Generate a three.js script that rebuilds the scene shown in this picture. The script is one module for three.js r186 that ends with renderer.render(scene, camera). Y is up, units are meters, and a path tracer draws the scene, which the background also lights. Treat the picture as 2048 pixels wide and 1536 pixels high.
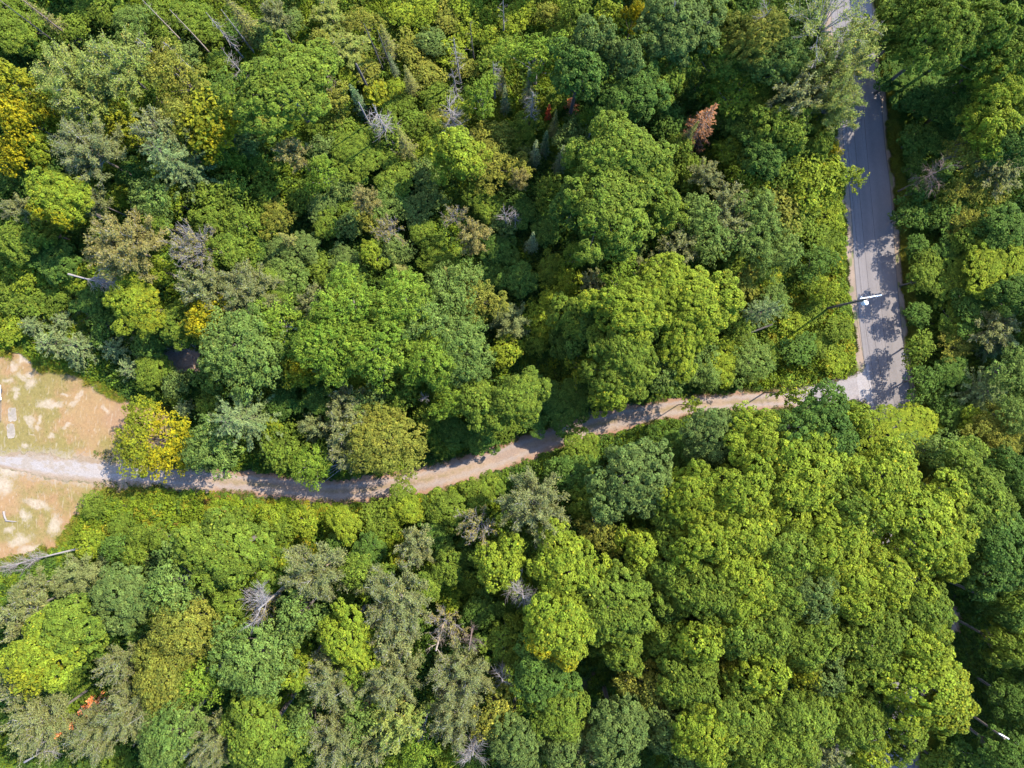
import * as THREE from 'three';
import { mergeGeometries } from 'three/addons/utils/BufferGeometryUtils.js';
import { Sky } from 'three/addons/objects/Sky.js';
import { RoundedBoxGeometry } from 'three/addons/geometries/RoundedBoxGeometry.js';

// ---------------------------------------------------------------- camera, sky, sun, exposure
const EYE = 89, SCALE = 15.3;                       // drone height; photo pixels (2048 wide) per metre on the ground
const scene = new THREE.Scene();
const camera = new THREE.PerspectiveCamera(2 * Math.atan(768 / (EYE * SCALE)) * 180 / Math.PI, 4 / 3, 0.5, 900);
camera.position.set(0, EYE, 0);
camera.up.set(0, 0, -1);
camera.lookAt(0, 0, 0);
const EL = 44 * Math.PI / 180;
const SUN = new THREE.Vector3(0.82 * Math.cos(EL), Math.sin(EL), -0.57 * Math.cos(EL)).normalize();
const sky = new Sky();
sky.scale.setScalar(4000);
sky.name = 'sky';
Object.assign(sky.userData, { kind: 'structure' });
const SU = sky.material.uniforms;
SU.sunPosition.value.copy(SUN).multiplyScalar(1000);
SU.turbidity.value = 2.5; SU.rayleigh.value = 1.4; SU.mieCoefficient.value = 0.004; SU.mieDirectionalG.value = 0.8;
scene.add(sky);
scene.environmentIntensity = 0.3;
const sun = new THREE.DirectionalLight(new THREE.Color().setRGB(1, 0.93, 0.8), 5);
sun.position.copy(SUN).multiplyScalar(200);
sun.castShadow = true;
sun.shadow.mapSize.set(4096, 4096);
Object.assign(sun.shadow.camera, { left: -90, right: 90, top: 90, bottom: -90, near: 10, far: 420 });
scene.add(sun, sun.target);
const renderer = new THREE.WebGLRenderer({ antialias: true });
renderer.setSize(1024, 768);
renderer.shadowMap.enabled = true;
renderer.toneMapping = THREE.LinearToneMapping;
renderer.toneMappingExposure = 3.5;

// ---------------------------------------------------------------- helpers
function rngOf(seed) {
  let a = (seed * 2654435761) >>> 0;
  return () => { a = (a + 0x6D2B79F5) | 0; let t = Math.imul(a ^ (a >>> 15), 1 | a); t = (t + Math.imul(t ^ (t >>> 7), 61 | t)) ^ t; return ((t ^ (t >>> 14)) >>> 0) / 4294967296; };
}
const clamp = (x, a, b) => Math.min(b, Math.max(a, x)), lerp = (a, b, t) => a + (b - a) * t;
const smooth = (x, a, b) => { const t = clamp((x - a) / (b - a), 0, 1); return t * t * (3 - 2 * t); };
function hash2(x, y) { let h = Math.imul(x | 0, 374761393) + Math.imul(y | 0, 668265263); h = Math.imul(h ^ (h >>> 13), 1274126177); return ((h ^ (h >>> 16)) >>> 0) / 4294967296; }
function vnoise(x, y) {
  const ix = Math.floor(x), iy = Math.floor(y); let u = x - ix, v = y - iy; u = u * u * (3 - 2 * u); v = v * v * (3 - 2 * v);
  return lerp(lerp(hash2(ix, iy), hash2(ix + 1, iy), u), lerp(hash2(ix, iy + 1), hash2(ix + 1, iy + 1), u), v);
}
function fbm(x, y, o = 4) { let s = 0, a = 0.5, n = 0; for (let i = 0; i < o; i++) { s += a * vnoise(x, y); n += a; a *= 0.5; x = x * 2.03 + 17.1; y = y * 2.03 + 5.7; } return s / n; }
const gx = (px) => (px - 1024) / SCALE, gz = (py) => (py - 768) / SCALE;           // photo pixel to metres on the ground
const up = (px, py, h) => { const k = (EYE - h) / EYE; return [gx(px) * k, gz(py) * k]; };   // the ground point under something seen at height h
const names = {};
function numbered(n) { const k = names[n] = (names[n] ?? -1) + 1; return k ? n + '_' + String(k).padStart(3, '0') : n; }
function tag(o, label, category, group, kind) {
  if (label) o.userData.label = label;
  if (category) o.userData.category = category;
  if (group) o.userData.group = group;
  if (kind) o.userData.kind = kind;
  return o;
}
function mesh(name, geometry, material, parent) {
  const m = new THREE.Mesh(geometry, material); m.castShadow = m.receiveShadow = true;
  if (parent && parent !== scene) { m.name = name; parent.add(m); } else { m.name = numbered(name); scene.add(m); }
  return m;
}
function thing(name, label, category, x, y, z, group) {
  const g = new THREE.Group(); g.name = numbered(name); g.position.set(x, y, z); scene.add(g);
  return tag(g, label, category, group);
}
const mat = (r, g, b, rough = 0.9, extra = {}) => new THREE.MeshStandardMaterial({ color: new THREE.Color().setRGB(r, g, b), roughness: rough, ...extra });
const enc = (c) => { c = clamp(c, 0, 1); return 255 * (c <= 0.0031308 ? 12.92 * c : 1.055 * Math.pow(c, 1 / 2.4) - 0.055); };
function texture(w, h, fn) {
  const d = new Uint8Array(w * h * 4);
  for (let j = 0; j < h; j++) for (let i = 0; i < w; i++) { const c = fn((i + 0.5) / w, (j + 0.5) / h), k = (j * w + i) * 4; d[k] = enc(c[0]); d[k + 1] = enc(c[1]); d[k + 2] = enc(c[2]); d[k + 3] = 255; }
  const t = new THREE.DataTexture(d, w, h); t.colorSpace = THREE.SRGBColorSpace; t.magFilter = THREE.LinearFilter; t.minFilter = THREE.LinearFilter; t.needsUpdate = true;
  return t;
}
const mix3 = (a, b, t) => [lerp(a[0], b[0], t), lerp(a[1], b[1], t), lerp(a[2], b[2], t)];
const mul3 = (a, k) => [a[0] * k, a[1] * k, a[2] * k];

// ---------------------------------------------------------------- plan of the ground (photo pixels)
const ROAD_R = [[1722, -260], [1738, -60], [1745, 20], [1754, 130], [1762, 200], [1771, 300], [1781, 375], [1786, 434], [1791, 521], [1801, 634], [1813, 734], [1822, 800], [1832, 915], [1842, 1040], [1847, 1160], [1845, 1300], [1838, 1420], [1828, 1540], [1800, 1760]];
const ROAD_W = 84;
const DRIVE = [[1742, 770, 38], [1700, 776, 27], [1650, 787, 24], [1600, 795, 23], [1540, 800, 22], [1480, 803, 22], [1400, 809, 22], [1340, 817, 23], [1270, 831, 25], [1180, 853, 26], [1080, 884, 27], [980, 921, 28], [880, 951, 29], [800, 968, 28], [740, 977, 27], [680, 982, 25], [620, 979, 24], [560, 972, 25], [500, 966, 25], [450, 962, 25], [400, 958, 25], [350, 955, 24], [300, 950, 24], [250, 946, 24], [200, 943, 24], [150, 938, 24], [100, 932, 24], [50, 926, 20], [-10, 920, 10]];
const CLEAR = [[-300, 640], [-60, 690], [0, 706], [45, 700], [62, 722], [110, 738], [150, 748], [190, 765], [215, 776], [245, 792], [275, 812], [325, 806], [352, 822], [352, 870], [340, 910], [325, 950], [295, 982], [215, 990], [165, 1020], [150, 1050], [130, 1085], [105, 1100], [60, 1112], [0, 1132], [-60, 1150], [-300, 1180]];
function edgeAt(list, y) { for (let i = 1; i < list.length; i++) if (y <= list[i][1]) { const a = list[i - 1], b = list[i]; return lerp(a[0], b[0], (y - a[1]) / (b[1] - a[1])); } return list[list.length - 1][0]; }
const roadSide = (px, py) => { const r = edgeAt(ROAD_R, py); return px > r ? px - r : px < r - ROAD_W ? px - (r - ROAD_W) : 0; };      // signed pixels outside the road, 0 on it
function driveDist(px, py) {       // pixels outside the driveway edge (negative inside)
  let best = 1e9;
  for (let i = 1; i < DRIVE.length; i++) {
    const [ax, ay, aw] = DRIVE[i - 1], [bx, by, bw] = DRIVE[i], dx = bx - ax, dy = by - ay, t = clamp(((px - ax) * dx + (py - ay) * dy) / (dx * dx + dy * dy), 0, 1);
    best = Math.min(best, Math.hypot(px - ax - dx * t, py - ay - dy * t) - lerp(aw, bw, t));
  }
  return best;
}
function inPoly(p, x, y) { let c = false; for (let i = 0, j = p.length - 1; i < p.length; j = i++) if ((p[i][1] > y) !== (p[j][1] > y) && x < ((p[j][0] - p[i][0]) * (y - p[i][1])) / (p[j][1] - p[i][1]) + p[i][0]) c = !c; return c; }
function polyDist(p, x, y) { let d = 1e9; for (let i = 0, j = p.length - 1; i < p.length; j = i++) { const [ax, ay] = p[j], [bx, by] = p[i], dx = bx - ax, dy = by - ay, t = clamp(((x - ax) * dx + (y - ay) * dy) / (dx * dx + dy * dy), 0, 1); d = Math.min(d, Math.hypot(x - ax - dx * t, y - ay - dy * t)); } return inPoly(p, x, y) ? -d : d; }
const openDist = (px, py) => { const r = roadSide(px, py); return Math.min(Math.abs(r) - (r < 0 ? 15 : 6) - (r === 0 ? 40 : 0), driveDist(px, py), polyDist(CLEAR, px, py)); };   // pixels to the nearest open ground
function groundY(x, z) {           // gentle hummocks in the woods, level near road, driveway and clearing
  const d = openDist(x * SCALE + 1024, z * SCALE + 768);
  return 0.02 + smooth(d, 6, 60) * (0.55 * (fbm(x * 0.09 + 3, z * 0.09, 3) - 0.35)) - smooth(-d, -2, 8) * 0.03;
}

// ---------------------------------------------------------------- ground sheets
{
  const g = new THREE.PlaneGeometry(1, 1, 260, 220), p = g.attributes.position, uv = g.attributes.uv;
  for (let i = 0; i < p.count; i++) {
    const u = p.getX(i) * 2, v = -p.getY(i) * 2, x = u * 82 + Math.sign(u) * Math.max(0, Math.abs(u) - 0.93) * 4200, z = v * 64 + Math.sign(v) * Math.max(0, Math.abs(v) - 0.93) * 4200;
    p.setXYZ(i, x, groundY(x, z), z); uv.setXY(i, (x + 90) / 180, (z + 70) / 140);
  }
  g.computeVertexNormals();
  const t = texture(1280, 1024, (u, v) => {
    const x = u * 180 - 90, z = v * 140 - 70, n = fbm(x * 0.25, z * 0.25, 5), f = fbm(x * 2.1, z * 2.1, 3), k = hash2(x * 37, z * 41);
    const px = x * SCALE + 1024, py = z * SCALE + 768, rs = roadSide(px, py);
    let c = mix3([0.045, 0.04, 0.02], [0.035, 0.055, 0.015], smooth(n, 0.35, 0.65));
    c = mix3(c, [0.11, 0.075, 0.045], smooth(f, 0.55, 0.75) * 0.6);
    const bare = Math.hypot((px - 370) / 75, (py - 720) / 60) + (n - 0.5) * 1.2;
    c = mix3(c, [0.2, 0.13, 0.085], smooth(1.2 - bare, 0, 0.5));
    if (rs > 0 && rs < 60) c = mix3([0.12, 0.15, 0.03], c, smooth(rs, 20, 55));
    const rocky = Math.hypot((px - 1905) / 24, (py - 1238) / 34) + (f - 0.5);
    c = mix3(c, [0.26, 0.17, 0.11], smooth(1.1 - rocky, 0, 0.4));
    return mul3(c, 0.75 + 0.5 * k);
  });
  t.wrapS = t.wrapT = THREE.MirroredRepeatWrapping;
  tag(mesh('ground', g, new THREE.MeshStandardMaterial({ map: t, roughness: 1 })), 'dark leaf-littered forest floor under the trees', 'ground', null, 'structure');
}
const rr = rngOf(11);
function ribbon(center, y, n, jitter, seed) {       // center: [[x, z, half width]] in metres, dense; uv along and across
  const pos = [], uv = [], idx = []; const L = center.length;
  for (let i = 0; i < L; i++) {
    const [x, z, w] = center[i], a = center[Math.max(0, i - 1)], b = center[Math.min(L - 1, i + 1)], dx = b[0] - a[0], dz = b[1] - a[1], l = Math.hypot(dx, dz) || 1;
    for (let k = 0; k <= n; k++) {
      const s = (k / n) * 2 - 1, e = Math.abs(s) === 1 ? 1 + jitter * (fbm(i * 0.21 + seed + s * 9, seed, 3) - 0.5) + jitter * 0.35 * (hash2(i, seed + s * 7) - 0.5) : 1, q = s * w * e;
      pos.push(x - (dz / l) * q, y + 0.012 * (1 - s * s), z + (dx / l) * q); uv.push(i / (L - 1), k / n);
    }
  }
  for (let i = 0; i < L - 1; i++) for (let k = 0; k < n; k++) { const a = i * (n + 1) + k, b = a + n + 1; idx.push(a, a + 1, b, b, a + 1, b + 1); }
  const g = new THREE.BufferGeometry(); g.setAttribute('position', new THREE.Float32BufferAttribute(pos, 3)); g.setAttribute('uv', new THREE.Float32BufferAttribute(uv, 2)); g.setIndex(idx); g.computeVertexNormals();
  if (g.attributes.normal.getY(0) < 0) { const a = g.index.array; for (let i = 0; i < a.length; i += 3) { const t = a[i]; a[i] = a[i + 1]; a[i + 1] = t; } g.computeVertexNormals(); }
  return g;
}
function dense(points, step) {      // Catmull-Rom through [px, py, half width px]
  const c = new THREE.CatmullRomCurve3(points.map((q) => new THREE.Vector3(gx(q[0]), (q[2] ?? 0) / SCALE, gz(q[1]))), false, 'centripetal');
  const n = Math.ceil(c.getLength() / step);
  return c.getSpacedPoints(n).map((v) => [v.x, v.z, v.y]);
}
// paved road
const roadCentre = dense(ROAD_R.map(([x, y]) => [x - ROAD_W / 2, y, ROAD_W / 2]), 0.35);
{
  const t = texture(2048, 192, (u, v) => {
    const s = u * 132, q = (v - 0.5) * 5.5, n = fbm(s * 0.6, q * 1.3, 4), k = hash2(u * 2048, v * 192 + 7), f = vnoise(s * 6, q * 9);
    let c = mul3([0.106, 0.091, 0.086], 0.86 + 0.16 * n + 0.12 * (k - 0.5) + 0.1 * (f - 0.5));
    c = mul3(c, 1 - 0.1 * Math.exp(-(((Math.abs(q) - 0.95) / 0.4) ** 2)) + 0.04 * Math.exp(-((q / 0.35) ** 2)));
    const seam = (at, w, d) => { const o = Math.abs(q - at - 0.05 * Math.sin(s * 0.21) - 0.04 * (fbm(s * 1.3, at, 2) - 0.5)); if (o < w) c = mul3(c, 1 - d * (0.6 + 0.4 * vnoise(s * 1.5, at))); };
    seam(0.1, 0.022, 0.3); seam(1.75, 0.02, 0.34); seam(2.2, 0.025, 0.32); seam(1.95, 0.018, 0.22 * smooth(vnoise(s * 0.2, 4), 0.4, 0.7));
    const e = 2.75 - Math.abs(q); if (e < 0.12) c = mix3(c, [0.045, 0.036, 0.028], 0.75);
    return c;
  });
  tag(mesh('road', ribbon(roadCentre, 0.05, 10, 0.012, 3), new THREE.MeshStandardMaterial({ map: t, roughness: 0.92 })), 'worn pinkish-grey paved road running down the right side', 'road', null, 'structure');
  const shoulder = (side, w, label) => {
    const c = roadCentre.map(([x, z, h], i) => { const a = roadCentre[Math.max(0, i - 1)], b = roadCentre[Math.min(roadCentre.length - 1, i + 1)], dx = b[0] - a[0], dz = b[1] - a[1], l = Math.hypot(dx, dz); const q = side * (h + w * 0.5 - 0.05); return [x + (dz / l) * q, z - (dx / l) * q, w * 0.55]; });
    const st = texture(1536, 48, (u, v) => { const s = u * 132, q = v * w, n = fbm(s * 1.1, q * 2 + side * 40, 4), k = hash2(u * 1536, v * 48 + side * 99); let col = mul3([0.14, 0.1, 0.07], 0.75 + 0.5 * n + 0.25 * (k - 0.5)); return mix3(col, [0.07, 0.08, 0.018], smooth(vnoise(s * 0.9 + 50, q * 2), 0.62, 0.8) * 0.8); });
    tag(mesh('road_shoulder', ribbon(c, 0.044, 3, 0.5, side * 5 + 20), new THREE.MeshStandardMaterial({ map: st, roughness: 1 })), label, 'road shoulder', null, 'structure');
  };
  shoulder(-1, 1.0, 'narrow tan gravel shoulder along the left edge of the road');
  shoulder(1, 0.75, 'thin tan sandy shoulder along the right edge of the road');
}
// clearing
const PATCH = [[30, 736, 8, 8, 0.5], [44, 756, 14, 8, 0.4], [52, 722, 18, 6, 0], [62, 766, 8, 12, 0.3], [58, 748, 9, 5, 0.2], [93, 808, 18, 9, 0.2], [112, 812, 12, 6, -0.3], [132, 792, 9, 3, -0.3], [158, 788, 6, 9, 0.4], [148, 806, 14, 5, -0.6], [60, 843, 7, 15, -0.4], [80, 840, 5, 9, 0.3], [76, 856, 6, 5, 0], [132, 852, 9, 5, -0.2], [102, 873, 8, 4, 0], [63, 872, 5, 2.5, 0], [212, 817, 5, 10, -0.3], [34, 778, 9, 7, 0], [32, 792, 7, 8, 0], [195, 770, 4, 14, 0.75], [15, 762, 10, 5, 0], [52, 890, 6, 5, 0], [50, 1030, 14, 7, 0.7], [75, 1010, 30, 8, 0.3], [40, 1082, 22, 12, -0.3], [60, 1100, 26, 8, -0.2], [20, 940, 26, 14, 0], [8, 970, 20, 18, 0], [110, 1050, 12, 20, 0.4], [20, 1060, 10, 6, 0], [40, 715, 5, 14, 0]];
{
  const out = [], P = CLEAR; let len = 0;
  for (let i = 0; i < P.length; i++) {
    const a = P[i], b = P[(i + 1) % P.length], d = Math.hypot(b[0] - a[0], b[1] - a[1]), n = Math.max(1, Math.round(d / 5));
    for (let k = 0; k < n; k++) { const t = k / n, x = lerp(a[0], b[0], t), y = lerp(a[1], b[1], t); len += d / n; const o = (fbm(len * 0.045, 3.3, 4) - 0.5) * 28; out.push(new THREE.Vector2(gx(x - ((b[1] - a[1]) / d) * o), gz(y + ((b[0] - a[0]) / d) * o))); }
  }
  const g = new THREE.ShapeGeometry(new THREE.Shape(out.map((v) => new THREE.Vector2(v.x, -v.y)))), p = g.attributes.position, uv = g.attributes.uv;
  const X0 = gx(-300), X1 = gx(660), Z0 = gz(620), Z1 = gz(1200);
  for (let i = 0; i < p.count; i++) { const x = p.getX(i), z = -p.getY(i); p.setXYZ(i, x, 0.036, z); uv.setXY(i, (x - X0) / (X1 - X0), (z - Z0) / (Z1 - Z0)); }
  for (let i = 0; i < p.count; i++) g.attributes.normal.setXYZ(i, 0, 1, 0);
  const t = texture(1600, 960, (u, v) => {
    const px = lerp(-300, 660, u), py = lerp(620, 1200, v), n = fbm(px * 0.018, py * 0.018, 5), m = fbm(px * 0.05 + 9, py * 0.05, 4), s = fbm(px * 0.3, py * 0.3, 3), k = hash2(px * 3.1, py * 3.3), wx = (fbm(px * 0.08, py * 0.08 + 50, 3) - 0.5) * 16, wy = (fbm(px * 0.08 + 70, py * 0.08, 3) - 0.5) * 16;
    let c = mix3([0.385, 0.205, 0.085], [0.36, 0.235, 0.09], m);
    const green = smooth(n + 0.22 * (m - 0.5) + 0.12 * smooth(py, 840, 920) * (py < 930 ? 1 : 0) + (px < 60 && py > 750 && py < 900 ? 0.08 : 0), 0.46, 0.7);
    c = mix3(c, [0.25, 0.2, 0.04], green * 0.8);
    c = mix3(c, [0.36, 0.2, 0.12], smooth(1 - Math.hypot((px - 245 + wx) / 55, (py - 835 + wy) / 40), 0, 0.6) * 0.5);
    for (const [cx, cy, a, b, r] of PATCH) {
      const dx = px - cx + wx, dy = py - cy + wy, q = Math.hypot((dx * Math.cos(r) + dy * Math.sin(r)) / a, (dy * Math.cos(r) - dx * Math.sin(r)) / b) + (s - 0.5) * 0.9;
      if (q < 1.4) c = mix3(c, [0.5, 0.39, 0.27], smooth(1.4 - q, 0, 0.9) * (0.5 + 0.5 * s));
    }
    const dd = driveDist(px, py) + (s - 0.5) * 30; c = mix3(c, px < 330 ? [0.46, 0.37, 0.29] : [0.42, 0.25, 0.15], smooth(18 - dd, 0, 26) * 0.6);
    c = mix3(c, [0.5, 0.4, 0.28], smooth(vnoise(px * 0.5, py * 0.12 + px * 0.1), 0.72, 0.95) * 0.4);
    return mul3(c, (0.72 + 0.32 * s + 0.24 * k) * 0.42);
  });
  tag(mesh('clearing', g, new THREE.MeshStandardMaterial({ map: t, roughness: 1, side: THREE.DoubleSide })), 'sun-dried tan lawn with bare pale dirt patches at left', 'clearing', null, 'structure');
}
// gravel driveway
{
  const c = dense(DRIVE, 0.3);
  const t = texture(2048, 160, (u, v) => {
    const s = u * 116, q = (v - 0.5) * 2, px = 1742 - u * 1752, n = fbm(s * 0.5, q * 2, 4), f = fbm(s * 2.2, q * 4, 3), k = hash2(u * 2048, v * 160 + 3), w = q + (f - 0.5) * 0.35;
    let col = mix3([0.4, 0.275, 0.2], [0.47, 0.32, 0.215], smooth(n, 0.4, 0.65));
    if (px > 420 && px < 1560) col = mix3(col, [0.3, 0.22, 0.09], Math.exp(-(((w + 0.02) / 0.16) ** 2)) * smooth(vnoise(s * 0.35, 7) * 0.6 + f * 0.5, 0.35, 0.7) * 0.75);
    col = mix3(col, [0.44, 0.36, 0.31], Math.exp(-(((Math.abs(w) - 0.4) / 0.15) ** 2)) * 0.6);
    col = mix3(col, px > 420 ? [0.42, 0.215, 0.11] : [0.36, 0.25, 0.14], smooth(Math.abs(w + (px > 1400 ? 0 : 0.08)), 0.5, 0.86) * 0.8);                       // reddish leaf litter at the sides
    col = mix3(col, [0.17, 0.16, 0.05], smooth(Math.abs(w), 0.86, 1.02) * smooth(vnoise(s * 0.5, q > 0 ? 3 : 90), 0.4, 0.7) * 0.7);
    col = mix3(col, [0.48, 0.42, 0.375], smooth(400 - px + (n - 0.5) * 260, -40, 180) * (1 - smooth(Math.abs(w) + (f - 0.5) * 0.5, 0.35, 0.85)) * 0.85);    // pale stone near the clearing
    col = mix3(col, [0.37, 0.33, 0.32], smooth(px, 1560, 1640) * 0.8);
    if (px > 1715) col = mix3(col, [0.5, 0.45, 0.43], 0.5);
    if (px < 300) col = mix3(col, [0.4, 0.3, 0.2], smooth(fbm(s * 1.4, q * 3 + 8, 4), 0.45, 0.65) * 0.6);
    const speck = vnoise(s * 9, q * 22); col = mul3(col, (0.82 + 0.26 * (k - 0.5) + 0.34 * speck * 0.8) * 0.385);
    return col;
  });
  tag(mesh('driveway', ribbon(c, 0.0545, 8, 0.7, 40), new THREE.MeshStandardMaterial({ map: t, roughness: 1 })), 'curving single-lane gravel driveway from clearing to paved road', 'driveway', null, 'structure');
}

// ---------------------------------------------------------------- foliage
class Leaves {
  constructor() { this.p = []; this.c = []; this.i = []; this.n = 0; }
  leaf(px, py, pz, nx, ny, nz, l, w, r, g, b, rng, tx, ty, tz) {      // a folded diamond about its midrib
    if (tx === undefined) { tx = rng() - 0.5; ty = rng() - 0.5; tz = rng() - 0.5; }
    let d = tx * nx + ty * ny + tz * nz; tx -= d * nx; ty -= d * ny; tz -= d * nz;
    let m = Math.hypot(tx, ty, tz) || 1; tx /= m; ty /= m; tz /= m;
    const bx = ny * tz - nz * ty, by = nz * tx - nx * tz, bz = nx * ty - ny * tx, a = l / 2, h = w / 2, f = w * 0.16;
    this.p.push(px - tx * a, py - ty * a, pz - tz * a, px + bx * h + nx * f, py + by * h + ny * f, pz + bz * h + nz * f, px + tx * a, py + ty * a, pz + tz * a, px - bx * h + nx * f, py - by * h + ny * f, pz - bz * h + nz * f);
    for (let k = 0; k < 4; k++) this.c.push(r, g, b);
    const n = this.n; this.i.push(n, n + 1, n + 2, n, n + 2, n + 3); this.n += 4;
  }
  build() {
    const g = new THREE.BufferGeometry();
    g.setAttribute('position', new THREE.Float32BufferAttribute(this.p, 3)); g.setAttribute('color', new THREE.Float32BufferAttribute(this.c, 3)); g.setIndex(this.n > 65535 ? new THREE.Uint32BufferAttribute(this.i, 1) : this.i);
    return g;
  }
}
class Wood {       // tapered tubes
  constructor() { this.p = []; this.i = []; this.n = 0; }
  tube(pts, r0, r1, sides = 5) {
    const L = pts.length, d = new THREE.Vector3(), u = new THREE.Vector3(), v = new THREE.Vector3(), ref = new THREE.Vector3();
    for (let k = 0; k < L; k++) {
      d.subVectors(pts[Math.min(L - 1, k + 1)], pts[Math.max(0, k - 1)]).normalize();
      ref.set(Math.abs(d.y) > 0.8 ? 1 : 0, Math.abs(d.y) > 0.8 ? 0 : 1, 0); u.crossVectors(d, ref).normalize(); v.crossVectors(d, u);
      const r = lerp(r0, r1, k / (L - 1));
      for (let s = 0; s < sides; s++) { const a = (s / sides) * 2 * Math.PI, c = Math.cos(a) * r, q = Math.sin(a) * r; this.p.push(pts[k].x + u.x * c + v.x * q, pts[k].y + u.y * c + v.y * q, pts[k].z + u.z * c + v.z * q); }
    }
    for (let k = 0; k < L - 1; k++) for (let s = 0; s < sides; s++) { const a = this.n + k * sides + s, b = this.n + k * sides + (s + 1) % sides; this.i.push(a, b, a + sides, b, b + sides, a + sides); }
    for (let s = 1; s < sides - 1; s++) { const e = this.n + (L - 1) * sides; this.i.push(e, e + s, e + s + 1); this.i.push(this.n, this.n + s + 1, this.n + s); }
    this.n += L * sides;
  }
  build() { const g = new THREE.BufferGeometry(); g.setAttribute('position', new THREE.Float32BufferAttribute(this.p, 3)); g.setIndex(this.i); g.computeVertexNormals(); return g; }
}
const V = (x, y, z) => new THREE.Vector3(x, y, z);
function bend(a, b, k, rng, n = 4) { const m = a.clone().lerp(b, 0.5).add(V((rng() - 0.5) * k, (rng() - 0.3) * k, (rng() - 0.5) * k)), o = []; for (let i = 0; i <= n; i++) { const t = i / n; o.push(a.clone().multiplyScalar((1 - t) * (1 - t)).addScaledVector(m, 2 * t * (1 - t)).addScaledVector(b, t * t)); } return o; }
const leafMat = new THREE.MeshPhysicalMaterial({ color: 0xffffff, vertexColors: true, roughness: 0.85, transmission: 0.4, thickness: 0, specularIntensity: 0.1, side: THREE.DoubleSide });
const needleMat = new THREE.MeshPhysicalMaterial({ color: 0xffffff, vertexColors: true, roughness: 0.95, transmission: 0.12, thickness: 0, specularIntensity: 0.1, side: THREE.DoubleSide });
const barkMat = mat(0.08, 0.062, 0.048, 1), barkPale = mat(0.2, 0.175, 0.15, 1), barkDark = mat(0.06, 0.046, 0.036, 1), deadGrey = mat(0.165, 0.138, 0.12, 1), deadTan = mat(0.22, 0.165, 0.115, 1), deadBrown = mat(0.13, 0.085, 0.065, 1);

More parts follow.
